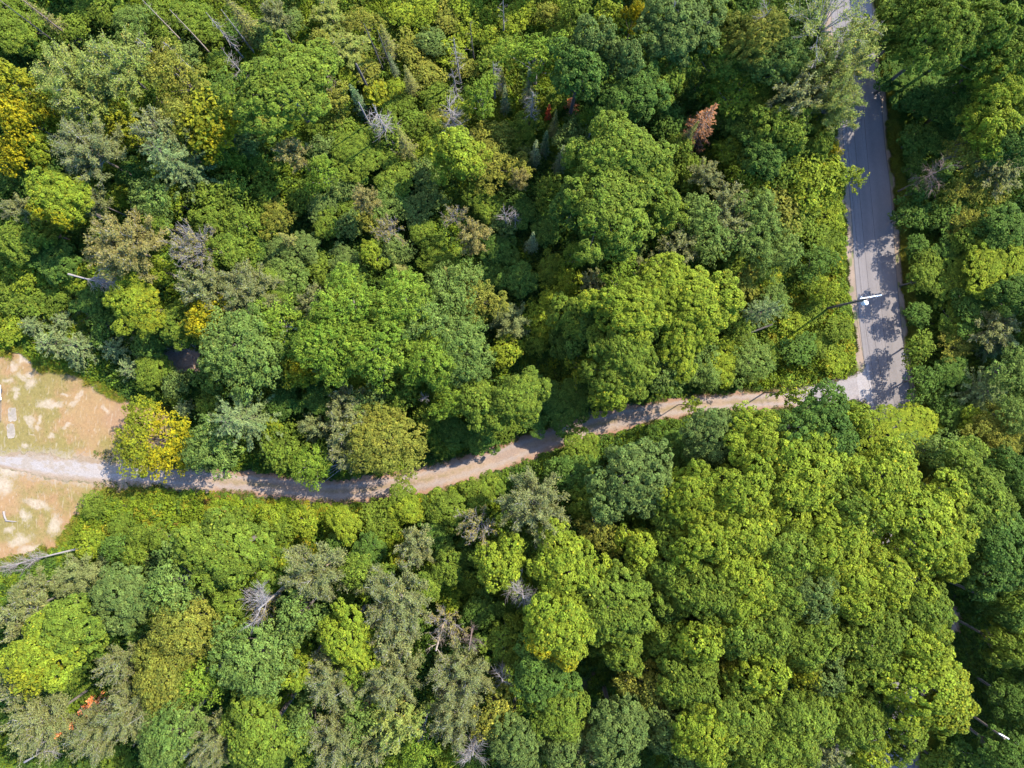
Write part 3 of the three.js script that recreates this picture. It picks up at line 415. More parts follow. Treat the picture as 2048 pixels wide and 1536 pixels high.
// ---------------------------------------------------------------- trees: kind, photo x, photo y, crown radius in photo pixels, height in metres
const TREES = `
mG 25 70 46 10; spO 95 38 26 13; sG 60 48 26 7; mG 8 20 40 9; go 12 165 44 11; yl 20 225 40 11; yl 30 300 34 9; aL 112 140 72 15; aL 212 118 78 15; aL 165 190 55 13; aG 152 288 68 15; aG 298 252 52 15; pO 345 238 40 13;
go 398 245 52 12; yl 425 265 36 11; pin 372 335 66 15; go 228 235 30 10; go 240 262 30 9; go 82 215 34 9; mY 66 285 32 9; edge 108 395 60 13; pO 345 142 50 11; pM 265 45 40 10; sG 212 20 34 8; mG 382 35 38 9; sG 420 62 30 7; sG 335 70 30 7; sB 372 108 28 7; mG 438 128 32 8; sD 472 62 26 7; spO 487 40 34 13; mG 555 162 92 16;
aG 170 395 34 11; pM 300 395 42 10; mD 262 345 30 8; sY 340 400 26 7; mG 420 300 30 8; sY 465 320 20 6; sG 410 400 36 7; sG 460 375 32 7; mG 40 470 46 8; aG 25 418 36 9; mD 110 525 44 6; sG 10 510 30 5; mD 80 340 40 6; sD 20 345 34 6; sG 90 465 30 6;
aG 540 18 36 10; sB 585 42 24 6; aL 655 25 42 10; aL 690 95 44 10; pO 720 40 34 9; spO 775 85 26 9; sY 805 30 30 6; sY 850 22 30 6; sO 900 38 30 6; li 750 182 32 4; spB 786 132 13 8; spO 820 162 24 9; sp 716 200 22 9; sG 811 208 20 6; pB 962 185 40 10; sG 985 120 34 8; sB 862 82 30 7; sO 735 140 30 7; sY 790 175 22 5; sO 855 150 30 6; sY 905 100 32 6; sY 940 60 30 6; sO 820 100 30 6; sG 870 195 30 6; sO 865 245 24 6; sG 780 215 26 6; sY 700 155 24 6; sO 905 250 30 7; sY 975 30 26 6; sG 1010 90 28 7; sO 930 130 26 6;
aT 577 298 41 11; pB 640 345 36 9; spO 812 292 30 12; mG 715 308 52 10; sB 645 295 30 8; mY 918 300 56 12; pO 992 328 52 12; aT 725 392 33 11; sG 870 262 28 7; sB 680 375 30 8; sG 615 390 34 8; mG 790 360 44 9; sB 850 345 34 8; sG 680 260 34 7; sG 640 250 26 6; sY 835 320 24 6; pM 780 405 40 9; sG 530 390 34 8; sG 510 330 30 7; sY 860 290 26 7;
spB 1057 176 19 11; red 1097 224 9 5; rus 1140 210 18 4; spO 1108 250 17 10; mG 1055 245 32 9; pB 1075 108 54 10; mB 1185 66 46 15; mD 1160 135 58 15; mB 1255 108 42 15; mG 1335 135 48 11; mD 1268 190 66 13; mB 1350 42 78 15; yl 1275 20 20 9; sY 1215 25 30 8; mG 1440 106 50 11; pO 1522 66 58 14; pB 1475 185 52 8; spD 1402 250 46 13; spO 1372 278 20 12; mG 1240 305 84 16; mG 1215 405 90 16; mG 1320 402 50 12; mD 1150 400 46 12; spB 1070 308 19 10; sp 1090 288 16 9; spB 1122 318 18 10; aT 1040 352 26 8; sB 1150 255 24 8; sG 1040 280 26 7; spB 1010 200 15 9; spO 1005 168 18 8; sB 1045 305 18 7; sY 1020 45 30 8; sY 1040 20 26 8; sG 1120 60 30 8; sG 1150 20 32 8; sY 1110 105 20 7; pB 1190 232 26 9; sG 1115 200 22 7; sB 1140 275 26 8;
pB 1462 304 28 6; mD 1505 250 50 7; aG 1420 345 34 9; sY 1490 345 28 8; mG 1385 340 30 6; mD 1440 235 30 5; mG 1530 185 44 8; mD 1530 310 46 10; sY 1510 380 34 7; sG 1560 340 36 8; mG 1440 20 44 12; mD 1490 20 44 12; sG 1360 290 24 7;
limby 1670 25 102 17; aL 1700 108 72 15; aL 1690 190 58 14; aL 1742 58 44 14; pM 1560 108 58 13; aG 1605 185 56 13; mG 1572 245 50 11; mD 1612 60 46 12; sY 1655 235 28 8; yl 1655 290 21 6; sY 1602 332 42 8; sY 1668 345 34 7; sY 1625 378 42 8; thin 1722 350 26 7; mG 1640 280 34 9; sG 1585 300 36 8; aL 1645 150 44 12;
mD 1815 125 64 15; mG 1905 62 68 17; mG 1992 42 56 17; mG 2030 105 52 16; mG 1970 130 50 16; mD 1838 192 46 12; mY 2005 172 58 16; mY 2000 248 54 15; pO 1938 292 36 12; aG 2012 330 50 12; pO 1950 372 44 12; mD 1885 270 38 5; mD 1900 215 44 8; mD 1955 210 46 10; sD 1880 345 26 4; mD 2040 280 46 13; sG 1900 400 40 8; mG 1805 40 56 13; mG 1860 20 50 15;
aT 226 487 80 14; bare 368 488 58 13; mG 302 440 30 9; sY 312 540 28 7; aG 392 570 52 12; aG 486 578 64 12; edge 268 610 60 10; yl 404 640 40 10; mG 352 648 42 8; pM 475 698 82 13; jun 70 650 30 4; jun 108 686 42 5; jun 166 692 44 5; jun 160 722 28 3; jun 234 696 38 4; jun 268 738 36 4; mG 303 744 32 4; jun 130 640 30 3; sG 62 600 34 3; sY 152 560 30 4; sG 20 590 30 3; sY 28 660 30 2; mD 185 600 34 4; sG 110 590 30 3; mG 445 500 40 9; sG 490 505 36 8; mG 415 440 34 8; sG 470 440 32 8; sD 205 650 28 4; sD 300 690 30 4; sG 352 780 24 3; sB 352 770 26 4; sD 420 760 32 5;
pO 552 435 36 9; spO 582 482 26 9; mG 655 450 30 8; bare 775 455 38 9; bare 908 425 32 10; aT 946 468 40 10; mY 738 505 30 8; pM 578 558 44 9; pB 545 645 52 11; pB 688 620 70 14; pB 795 605 66 14; pM 832 640 52 13; pB 650 690 68 14; pB 755 690 74 14; pB 858 722 60 13; pM 922 704 64 12; go 592 742 32 10; yl 600 738 24 10; aT 660 574 16 6; pM 928 560 40 9; pO 962 596 42 9; pM 890 600 50 10; wl 1020 640 42 7; mB 605 500 40 8; mB 690 520 36 8; mB 830 420 38 8; mG 850 470 38 8; sB 790 500 34 7; mB 640 410 34 8; sG 520 440 36 8; mD 520 500 38 7; mB 560 505 34 8; mD 700 560 38 6; mG 880 520 36 7; mD 1000 500 40 6; mD 985 550 40 5; sB 1005 445 28 7; mG 970 405 36 8; mD 1045 420 34 7; sO 740 440 30 8; sB 700 450 28 8; sB 860 400 28 8; spO 800 540 22 8; spO 895 545 22 8; sG 645 540 34 7; mG 530 570 36 8; aG 620 600 34 10;
spB 1064 484 18 11; pB 1152 510 24 7; mG 1100 535 30 7; sY 1110 600 30 4; sY 1080 640 34 4; aG 1190 560 27 8; pB 1242 560 44 9; aG 1305 540 34 8; aG 1362 490 44 9; pM 1422 480 46 9; aG 1470 452 46 9; pM 1512 480 44 9; pM 1400 425 42 9; aG 1465 400 44 9; pM 1520 420 42 9; sY 1345 410 30 9; mY 1320 575 62 13; mY 1405 600 80 13; mY 1372 655 64 12; mY 1262 620 70 14; mG 1250 700 60 13; mD 1180 650 50 9; mG 1150 632 44 9; mD 1135 690 36 6; thin 1165 735 34 8; mG 1245 745 58 12; pM 1338 740 50 10; pM 1400 735 42 9; mY 1440 735 34 4; pM 1505 722 44 4; sY 1455 700 28 3; sG 1545 706 22 2; pin 1512 626 36 13; sO 1490 570 34 3; sY 1530 560 30 3; pM 1548 600 32 4; sG 1618 560 26 2; sY 1585 650 28 2; sG 1640 690 26 2; sD 1595 702 32 3; sG 1640 475 30 3; sY 1655 430 28 3; sG 1590 440 40 5; pM 1570 500 40 7; sG 1622 622 24 2; sY 1670 720 26 2; sO 1560 410 40 7; mD 1090 460 36 6; mD 1180 500 34 5; mD 1040 560 36 5; mB 1260 500 30 6; mY 1225 790 44 11; mG 1195 745 30 9; mD 1090 790 40 4; mD 1160 785 36 4;
mG 1918 562 58 7; mY 1990 532 64 13; pO 1932 442 34 11; mD 1902 492 34 4; mD 2015 452 52 12; aG 2005 655 44 10; sp 1995 692 34 11; pO 1915 692 32 9; pin 1950 782 66 13; mG 1912 640 40 5; mD 1950 620 50 10; mD 1906 742 36 4; mD 2035 590 44 12; pM 2030 745 44 11; sD 1892 425 30 4; mG 1960 490 44 12; sD 1880 805 26 3; aG 1912 440 28 5; pM 2030 830 40 11; mD 2025 940 40 12;
half 306 882 74 7; pin 492 838 70 13; pM 420 896 52 9; jun 375 815 26 4; mY 540 855 22 6; sG 560 900 40 6; wl 618 855 34 8; pB 622 930 40 7; aG 690 850 50 10; pO 765 885 72 10; aG 700 905 46 9; mG 960 810 52 11; mG 1030 795 58 12; pB 910 800 42 10; sG 850 835 28 6; mD 900 860 34 4; mD 960 868 40 3; sG 880 880 30 3; sG 1010 850 30 3; mD 560 810 36 6; mD 640 800 36 6; sB 730 815 38 8; aG 690 805 40 9; sG 800 790 34 8; mD 1130 820 46 4; mD 1070 830 36 3;
mG 448 1112 82 13; wl 137 1162 52 7; mB 240 1200 68 13; pM 336 1182 54 13; mY 88 1312 82 15; mG 128 1262 62 15; go 62 1352 40 15; jun 400 1204 32 9; mG 452 1215 44 11; bare 512 1228 36 12; aG 622 1150 74 14; pM 590 1242 46 13; mY 686 1278 58 14; pM 505 1322 78 15; pO 358 1268 62 14; pO 320 1360 64 14; pB 398 1370 46 13; aG 216 1342 44 14; mG 508 1395 46 13; mY 590 1362 38 13; aG 655 1378 62 15; aG 62 1462 78 15; aG 170 1490 60 15; aG 245 1440 66 15; pM 330 1482 62 15; aG 412 1505 60 15; mG 520 1485 78 15; aG 655 1502 62 15; aG 18 1240 56 13; aG 18 1375 50 14; rus 168 1428 25 12; pM 600 1462 40 13; sG 190 1010 24 2; sG 245 1052 26 2; mG 560 1330 30 10; sB 300 1130 24 3; sG 560 1060 26 4; mY 690 1050 32 5; sY 610 1050 28 4; sG 760 1040 34 4; mG 800 1000 30 4; mY 820 1020 34 5; sY 540 1040 24 4; aG 60 1180 40 9; sG 480 1040 24 4;
aG 788 1212 78 15; aG 780 1290 56 14; aG 775 1372 66 15; aG 915 1372 70 15; aG 905 1452 60 15; aL 790 1466 58 15; bare 893 1262 42 12; pB 835 1500 44 11; spot 985 1440 50 12; bare 955 1062 46 13; aG 1068 1012 76 15; aG 1095 1070 40 14; mY 1000 1132 56 13; mG 893 1142 30 10; aG 830 1100 44 11; mG 845 1180 40 10; mY 1135 1142 74 15; edge 1120 1262 78 16; mG 1242 1225 78 16; mG 1245 1310 46 14; pO 1205 1070 38 12; mY 1286 1106 50 14; pO 1295 1376 46 13; mD 1082 1352 72 14; mG 1118 1432 62 14; mB 1030 1492 58 14; mB 1130 1515 46 14; aG 1175 1500 48 13; mB 1238 1475 72 15; mB 1335 1462 48 14; mD 960 1230 40 7; mD 940 1330 44 7; mG 1010 1290 46 10; mD 1140 950 46 8; mG 1165 1010 34 9; mG 900 1020 42 6; mD 870 1080 40 5; mG 960 985 36 5; mD 1175 1120 34 9; mG 720 1150 44 11; mD 740 1100 34 6; pB 700 1340 40 12; pM 720 1440 44 12; aG 730 1510 46 13;
mB 1275 955 80 15; mG 1160 905 38 5; mY 1396 996 58 16; mB 1432 872 60 14; thin 1396 815 24 10; thin 1602 788 36 12; mY 1512 882 60 16; mY 1490 975 66 17; mY 1606 950 88 17; mD 1645 865 72 16; mY 1714 842 42 15; mY 1796 868 62 14; mY 1772 975 82 17; mY 1835 1055 92 17; mG 1715 1020 54 17; mY 1885 1100 58 17; mY 1668 1085 74 17; mG 1580 1112 74 17; mY 1480 1082 74 17; mY 1412 1090 56 17; mY 1500 1180 72 17; mG 1430 1192 64 17; mG 1562 1195 62 17; mB 1628 1190 64 17; mY 1705 1180 72 17; mY 1792 1165 72 17; mG 1848 1222 62 17; mG 1762 1270 76 17; mG 1622 1282 64 17; mG 1540 1265 66 17; mG 1478 1265 54 17; mY 1406 1290 52 17; pO 1455 1352 44 14; mY 1530 1350 54 17; mG 1390 1372 56 16; go 1607 1350 30 16; mB 1652 1352 46 16; mY 1830 1290 62 17; edge 1862 1382 98 18; mD 1750 1400 56 12; mG 1715 1442 60 16; mG 1600 1440 76 17; mG 1482 1442 70 17; mG 1550 1512 72 17; mY 1420 1472 64 17; aG 1662 1510 58 15; mG 1815 1478 46 13; mY 1742 1522 42 14; mG 1340 1030 42 14; mG 1345 1140 48 15; mD 1345 1210 50 13; mG 1340 1285 44 14; mB 1390 1520 50 15; sG 1480 850 26 5; mG 1300 1185 40 13; mD 1350 905 40 6; mG 1690 1350 48 15;
mG 1962 1000 82 16; mD 2005 1092 84 16; pM 1882 902 46 9; pO 1995 868 56 12; mY 1950 842 28 9; mD 2030 1222 40 13; mG 2034 1302 40 13; mD 2024 1520 46 12; mG 2040 1180 40 14; mD 2035 1405 40 9; mD 1912 835 30 4; mD 1925 925 40 8`;
const ANCHOR = [      // things with labels of their own, by which others are told apart: photo x, y, words, the tree's own label
  [1402, 250, 'the rust-brown dead spruce', 'tall rust-brown dead spruce standing among green treetops near the road'],
  [306, 882, 'the half-yellow tree', 'rounded tree half vivid yellow and half green beside the gravel driveway'],
  [137, 1162, 'the pale willowy tree', 'smooth pale grey-green willowy tree just below the clearing corner'],
  [168, 1428, 'the rust-red dead sapling', 'small rust-red dead sapling among grey-green treetops in the bottom corner'],
  [985, 1440, 'the yellow-spotted tree', 'round olive tree dotted all over with bright yellow leaves'],
  [1862, 1382, 'the golden-edged tree', 'broad golden-edged tree overhanging the lower end of the paved road'],
  [372, 335, 'the upper-left pine', 'broad blue-green pine between grey twiggy trees in the upper left woods'],
  [1950, 782, 'the roadside pale pine', 'broad pale blue-green pine in the woods right of the paved road'],
  [492, 838, 'the driveway pine', 'broad blue-green pine with radiating boughs close above the gravel driveway'],
  [1670, 25, 'the bare-limbed tree', 'thin tree with long bare pale limbs spread over the top of the road'],
  [368, 488, 'the half-bare grey tree', 'half-bare grey tree with forked pale limbs beside a tan-leaved crown'],
  [1205, 1070, 'the small olive tree', null],
  [1097, 224, 'the bright red conifer', 'tiny bright red young conifer among dark spruces'],
  [602, 738, 'the yellow tree in mid-woods', null],
  [577, 298, 'the round tan-leaved tree', 'round tan-leaved twiggy tree alone among green saplings above centre left'],
  [750, 182, 'the lime big-leaved shrub', 'low lime shrub with big pale leaves among olive saplings'],
  [1722, 350, 'the sparse roadside sapling', 'sparse thin-leaved sapling leaning over the left edge of the paved road'],
  [1655, 290, 'the small yellow roadside tree', 'small vivid yellow tree at the shaded left edge of the road'],
  [1020, 640, 'the pale willowy bush', 'pale grey-green willowy bush in the middle of the woods above the driveway'],
  [1602, 788, 'the driveway-mouth sapling', 'sparse yellow-green sapling hanging over the driveway near the road'],
  [226, 487, 'the broad tan-leaved tree', 'broad tan-leaved twiggy tree casting a dark shadow in the left woods'],
  [404, 640, 'the bright yellow crown', 'bright yellow-leaved tree between green crowns above the brush pile'],
  [1275, 955, 'the big blue-green tree', 'broad blue-green clumpy tree just below the middle of the driveway'],
  [955, 1062, 'the bare twiggy crown', 'half-bare twiggy grey crown beside a grey-green tree below the driveway'],
  [108, 395, 'the yellow-tipped tree', 'yellow-tipped clumpy tree near the left edge above dark shadow'],
  [1120, 1262, 'the yellow-fringed tree', 'broad clumpy tree fringed with yellow leaves in the lower middle woods'],
  [893, 1262, 'the half-bare tan tree', null],
  [88, 1312, 'the broad corner tree', 'very broad yellow-green tree in the lower left woods below the clearing'],
  [1064, 484, 'the lone pale spruce', 'lone pale blue-grey spruce in a dark hollow near the centre'],
];
const protos = {};
function proto(kind, r) {
  const K = KIND[kind], small = K[4] && r < 3.15, list = small ? K[4] : K[3], key = kind + (small ? 's' : 'b');
  const P = protos[key] ??= { k: 0, made: [] }, n = P.k++ % list.length;
  return P.made[n] ??= list[n]();
}
const conifers = new Set(['pin', 'jun', 'sp', 'spO', 'spB', 'spD', 'rus', 'red']);
const placed = [];
const pr = rngOf(77);
function plant(kind, px, py, rp, h, auto) {
  const K = KIND[kind], cone = conifers.has(kind), he = cone ? h * 0.5 : Math.max(h * 0.45, h - 0.3 * rp / SCALE), [x, z] = up(px, py, he), r = (rp / SCALE) * ((EYE - he) / EYE) * (cone ? 1.02 : 0.98);
  const p = proto(kind, r), g = new THREE.Group(); g.name = numbered(K[0]); g.position.set(x, groundY(x, z) - 0.05, z);
  const s = r / p.R; const el = cone ? 1 : 0.9 + 0.2 * pr(); g.scale.set(s * el, h / p.H, s / el); g.rotation.y = kind === 'half' || kind === 'edge' ? 0 : pr() * 6.283;
  mesh('trunk', p.trunk, p.limbs ? barkMat : K[5], g); if (p.limbs) mesh('limbs', p.limbs, K[5], g); mesh('crown', p.crown, cone ? needleMat : leafMat, g);
  scene.add(g);
  placed.push({ g, kind, px, py, rp, h, auto, noun: K[1], cat: K[2] });
}
for (const line of TREES.split(';')) {
  const [k, x, y, r, h] = line.trim().split(/\s+/);
  const young = (+y < 560 && +x > 470 && +x < 1130) || (+y < 130 && +x < 480);                       // the regrowing woods of the upper half are lower
  const near = +x > 1795 && +y > 90 && +y < 900 && +h > 4 ? Math.min(+h, +y > 320 ? 3.4 + Math.max(0, +x - 1900) / 26 : 4.5 + Math.max(0, +x - 1870) / 16) : +h;   // and the trees rise with distance from the road
  plant(k, +x, +y, +r * (young && +r < 44 ? 0.9 : +x > 1300 && +y > 860 && k[0] === 'm' ? 1.09 : 1), young && /^(s[GYOBD]|m[GBD]|pO|pM|aL)$/.test(k) && +r < 60 ? +h * 0.52 : near);
}
// saplings between the crowns, wherever the ground would lie open
{
  const rng = rngOf(5150); let made = 0;
  for (let t = 0; t < 9000 && made < 75; t++) {
    const px = 6 + rng() * 2036, py = 6 + rng() * 1524, r = 20 + rng() * 14;
    if (openDist(px, py) < r * 0.8 + 6) continue;
    if (px > 1840 && py > 1130 && py < 1500) continue;
    if (px < 700 && px > 140 && py > 980 && py < 1060) continue;
    if (Math.hypot(px - 370, py - 720) < 70 || Math.hypot(px - 1195, py - 1390) < 60 || Math.hypot(px - 435, py - 1420) < 50 || Math.hypot(px - 1570, py - 655) < 60) continue;
    if (placed.some((p) => Math.hypot(p.px - px, p.py - py) < p.rp * 0.86 + r * 0.62)) continue;
    const topMid = px > 560 && px < 1100 && py < 260, low = px > 1300 && py > 850;
    const pick = topMid ? ['sY', 'sO', 'sG', 'sY'] : px > 1830 ? ['sD', 'sG', 'sD'] : low ? ['sG', 'sD'] : py < 620 && px > 480 && px < 1120 ? ['sB', 'sG', 'sG', 'sO'] : px < 200 ? ['sY', 'sG'] : ['sG', 'sD', 'sG', 'sY'];
    plant(pick[Math.floor(rng() * pick.length)], px, py, r, 3 + rng() * 3, true); made++;
  }
}
// the woods go on beyond the photo's edges
{
  const rng = rngOf(6060), spots = [];
  for (let t = 0; t < 4000 && spots.length < 120; t++) {
    const px = -420 + rng() * 2900, py = -420 + rng() * 2400; if (px > -90 && px < 2100 && py > -90 && py < 1640) continue;
    if (openDist(px, py) < 90 || spots.some((s) => Math.hypot(s[0] - px, s[1] - py) < 105)) continue;
    spots.push([px, py, 12 + rng() * 6, 0.8 + 0.35 * rng(), rng() * 6.283]);
  }
  for (let k = 0; k < 9; k++) spots.push([2105 + rng() * 50, 960 + k * 62, 19, 1.05, rng() * 6.283]);
  const w = tag(new THREE.Group(), 'woods going on beyond the edges of the photo', 'woodland', null, 'stuff'); w.name = 'woodland'; scene.add(w);
  const d = new THREE.Object3D();
  [['mG', 0], ['mY', 1], ['aG', 2]].forEach(([kind, n]) => {
    const p = proto(kind, 5), mine = spots.filter((s, i) => i % 3 === n);
    [['crown', p.crown, leafMat], ['trunk', p.trunk, barkMat]].forEach(([name, g, m]) => {
      const im = new THREE.InstancedMesh(g, m, mine.length); im.name = name; im.castShadow = im.receiveShadow = true; im.userData.kind = 'stuff';
      mine.forEach(([px, py, h, s, a], i) => { d.position.set(gx(px), groundY(gx(px), gz(py)), gz(py)); d.rotation.set(0, a, 0); d.scale.set(s, h / p.H, s); d.updateMatrix(); im.setMatrixAt(i, d.matrix); });
      w.add(im);
    });
  });
}
// labels: what it looks like, and where it stands from the nearest landmark that singles it out
{
  const own = ANCHOR.map(([x, y, ref, label]) => ({ x, y, ref, label })), extra = [
    [1737, 597, 'the transformer pole'], [2008, 1475, 'the utility pole in shadow'], [1046, 1200, 'the tangled bare branches'], [770, 260, 'the long dead conifer'], [355, 700, 'the brush pile'], [690, 925, 'the leaning bare stems'], [1726, 775, 'the driveway mouth'], [945, 1510, 'the bottom-edge bare crown'], [130, 1105, 'the long fallen trunk'], [895, 230, 'the pair of grey snags'], [1890, 335, 'the shaded bare tree'], [670, 1110, 'the split pale log'],
  ].map(([x, y, ref]) => ({ x, y, ref }));
  for (const p of placed) { const a = own.find((q) => Math.abs(q.x - p.px) < 2.1 && Math.abs(q.y - p.py) < 2.1 && q.label); if (a) { p.label = a.label; } }
  const anchors = [...own.filter((a) => a.label), ...extra];
  const DIR = ['right of', 'below and right of', 'below', 'below and left of', 'left of', 'above and left of', 'above', 'above and right of'];
  const size = (p) => (p.cat === 'sapling' ? '' : p.rp > 62 ? 'broad ' : p.rp > 40 ? 'mid-sized ' : 'small ');
  const sector = (p, a) => (Math.round((Math.atan2(p.py - a.y, p.px - a.x) / (2 * Math.PI)) * 8) + 8) % 8;
  for (const p of placed) p.desc = size(p) + p.noun;
  const used = new Set(), ORD = ['nearest', 'second nearest', 'third nearest', 'fourth nearest', 'fifth nearest'];
  for (const p of placed) {
    if (p.label) { used.add(p.label); continue; }
    let best = null;
    for (const a of anchors) {
      const d = Math.hypot(p.px - a.x, p.py - a.y); if (d < 12) continue; const s = sector(p, a);
      const rank = placed.filter((q) => q !== p && q.desc === p.desc && sector(q, a) === s && Math.hypot(q.px - a.x, q.py - a.y) < d).length;
      if (rank > 4) continue;
      const cost = d + rank * 170; if (!best || cost < best.cost) best = { cost, text: `${ORD[rank]} ${p.desc} ${DIR[s]} ${a.ref}` };
    }
    p.label = best.text;
  }
  for (const p of placed) tag(p.g, p.label, p.cat, placed.filter((q) => q.desc === p.desc).length > 1 ? p.desc.replace(/(tree|pine|spruce|bush|sapling|shrub|conifer)( spotted.*)?$/, (m, a) => (a === 'bush' ? 'bushes' : a + 's')) + ' in the woods' : null);
}

// ---------------------------------------------------------------- undergrowth, verge and lawn grass
{
  const clumps = [0, 1, 2].map((v) => {
    const rng = rngOf(300 + v), L = new Leaves();
    for (let k = 0; k < 75; k++) {
      const az = rng() * 6.283, q = Math.sqrt(rng()) * 0.72, x = Math.cos(az) * q, z = Math.sin(az) * q, y = 0.08 + (0.62 - 0.5 * q * q) * (0.35 + 0.65 * rng());
      let ux = x * 0.5 + (rng() - 0.5), uy = 0.75 + rng() * 0.4, uz = z * 0.5 + (rng() - 0.5); const l = Math.hypot(ux, uy, uz), t = 0.72 + 0.56 * rng(), s = 0.7 + 0.6 * rng();
      L.leaf(x, y, z, ux / l, uy / l, uz / l, (v === 2 ? 0.34 : 0.26) * s, (v === 2 ? 0.1 : 0.2) * s, t * (0.9 + 0.2 * rng()), t, t * (0.9 + 0.2 * rng()), rng);
    }
    return L.build();
  });
  const rng = rngOf(888), lists = [[], [], []], P = { y: [0.12, 0.155, 0.009], yy: [0.18, 0.16, 0.01], g: [0.078, 0.12, 0.012], d: [0.044, 0.08, 0.011], o: [0.12, 0.135, 0.016], r: [0.16, 0.09, 0.02] };
  for (let t = 0; t < 76000; t++) {
    const px = -130 + rng() * 2310, py = -110 + rng() * 1760, d = openDist(px, py);
    if (d < 3) continue;
    const brush = Math.hypot((px - 370) / 60, (py - 718) / 42), rocky = Math.hypot((px - 1905) / 22, (py - 1238) / 32); if (brush + fbm(px * 0.05, py * 0.05, 3) * 0.8 < 1.3 || rocky < 0.9) continue;
    if (Math.hypot(px - 1195, py - 1390) < 60 && rng() < 0.7) continue;
    const rs = roadSide(px, py), n = fbm(px * 0.012, py * 0.012, 4), f = rng();
    const south = px > 120 && px < 900 && py > 975 && py < 1130, west = px < 180 && py > 520 && py < 760, north = px > 240 && px < 1130 && py < 300, east = rs > 0;
    let c = south ? (f < 0.68 ? P.y : f < 0.8 ? P.yy : f < 0.83 ? P.r : P.g) : west ? (f < 0.5 ? P.y : f < 0.72 ? P.yy : f < 0.76 ? P.r : P.g) : north ? (f < 0.5 ? P.y : f < 0.7 ? P.o : P.g) : east ? (f < 0.6 ? P.d : P.g) : Math.hypot(px - 1570, py - 640) < 70 ? (f < 0.6 ? P.y : f < 0.8 ? P.yy : P.g) : px > 1400 && py > 360 && py < 770 ? (f < 0.62 ? P.y : f < 0.7 ? P.yy : P.g) : n > 0.5 ? (f < 0.5 ? P.g : P.d) : f < 0.3 ? P.y : f < 0.75 ? P.g : P.d;
    const h = Math.min(1, 0.18 + d / 40) * (south || west ? 1 : 1.25) * (0.5 + 0.9 * rng()) * (east && rs < 55 ? 0.25 : 1);
    if (east && rs < 34) continue;
    lists[f * 7 % 1 < 0.34 && (east || py < 300) ? 2 : rng() < 0.5 ? 0 : 1].push([gx(px), gz(py), h, 0.65 + 0.75 * rng(), c, 0.75 + 0.5 * rng(), rng() * 6.283]);
  }
  const dummy = new THREE.Object3D(), col = new THREE.Color();
  const make = (name, geo, material, list, label) => {
    const m = new THREE.InstancedMesh(geo, material, list.length); m.name = numbered(name); m.castShadow = m.receiveShadow = true;
    list.forEach(([x, z, h, s, c, k, a], i) => { dummy.position.set(x, groundY(x, z) - 0.02, z); dummy.rotation.set(0, a, 0); dummy.scale.set(s * (0.5 + 0.5 * Math.min(1, h)), h * 1.5, s * (0.5 + 0.5 * Math.min(1, h))); dummy.updateMatrix(); m.setMatrixAt(i, dummy.matrix); m.setColorAt(i, col.setRGB(c[0] * k, c[1] * k, c[2] * k)); });
    scene.add(m); tag(m, label, 'undergrowth', null, 'stuff'); return m;
  };
  make('undergrowth', clumps[0], leafMat, lists[0], 'green and yellow brambles and seedlings covering the ground between trees');
  make('undergrowth', clumps[1], leafMat, lists[1], 'leafy low shrubs covering the ground between the trees');
  make('fern_cover', clumps[2], leafMat, lists[2], 'narrow-leaved ferns and weeds under the upper and right-hand trees');
  // grass: a tuft of blades
  const tuft = (() => { const r = rngOf(41), L = new Leaves(); for (let k = 0; k < 16; k++) { const a = r() * 6.283, q = r() * 0.11, lean = 0.3 + 0.7 * r(), t = 0.75 + 0.5 * r(), x = Math.cos(a) * q, z = Math.sin(a) * q; L.leaf(x + Math.cos(a) * lean * 0.1, 0.1, z + Math.sin(a) * lean * 0.1, -Math.sin(a + 1.2) * 0.6, 0.5, Math.cos(a + 1.2) * 0.6, 0.26, 0.05, t, t, t, r, Math.cos(a) * lean, 1, Math.sin(a) * lean); } return L.build(); })();
  const verge = [], dry = [], edge = [];
  for (let t = 0; t < 46000; t++) {
    const py = -90 + rng() * 1720, side = rng() < 0.62 ? 1 : -1, r = edgeAt(ROAD_R, py), off = side > 0 ? 5 + rng() * 46 : 13 + rng() * 26, px = side > 0 ? r + off : r - ROAD_W - off;
    if (driveDist(px, py) < 6) continue;
    const n = fbm(px * 0.03, py * 0.02, 3); if (off < (side > 0 ? 12 : 22) && n < 0.52) continue;
    const c = side > 0 ? (off < 28 ? mix3([0.19, 0.17, 0.02], [0.12, 0.15, 0.014], n) : [0.075, 0.115, 0.012]) : mix3([0.12, 0.12, 0.022], [0.075, 0.11, 0.014], n);
    verge.push([gx(px), gz(py), 0.55 + 0.7 * rng(), 1.1 + rng(), c, 0.75 + 0.5 * rng(), rng() * 6.283]);
  }
  make('grass', tuft, leafMat, verge, 'mown yellow-green grass along both edges of the paved road').userData.category = 'grass';
  for (let t = 0; t < 42000; t++) {
    const px = -120 + rng() * 620, py = 660 + rng() * 500; if (polyDist(CLEAR, px, py) > -4 || driveDist(px, py) < 0) continue;
    const n = fbm(px * 0.018, py * 0.018, 5), keep = n + 0.25 * (rng() - 0.5); if (keep < 0.42) continue;
    if (PATCH.some(([cx, cy, a, b]) => Math.hypot((px - cx) / a, (py - cy) / b) < 0.8)) continue;
    dry.push([gx(px), gz(py), 0.15 + 0.2 * rng(), 0.7 + 0.5 * rng(), mix3([0.15, 0.105, 0.042], [0.095, 0.1, 0.02], smooth(keep, 0.45, 0.65)), 0.8 + 0.4 * rng(), rng() * 6.283]);
  }
  make('grass', tuft, leafMat, dry, 'short sun-dried grass of the clearing').userData.category = 'grass';
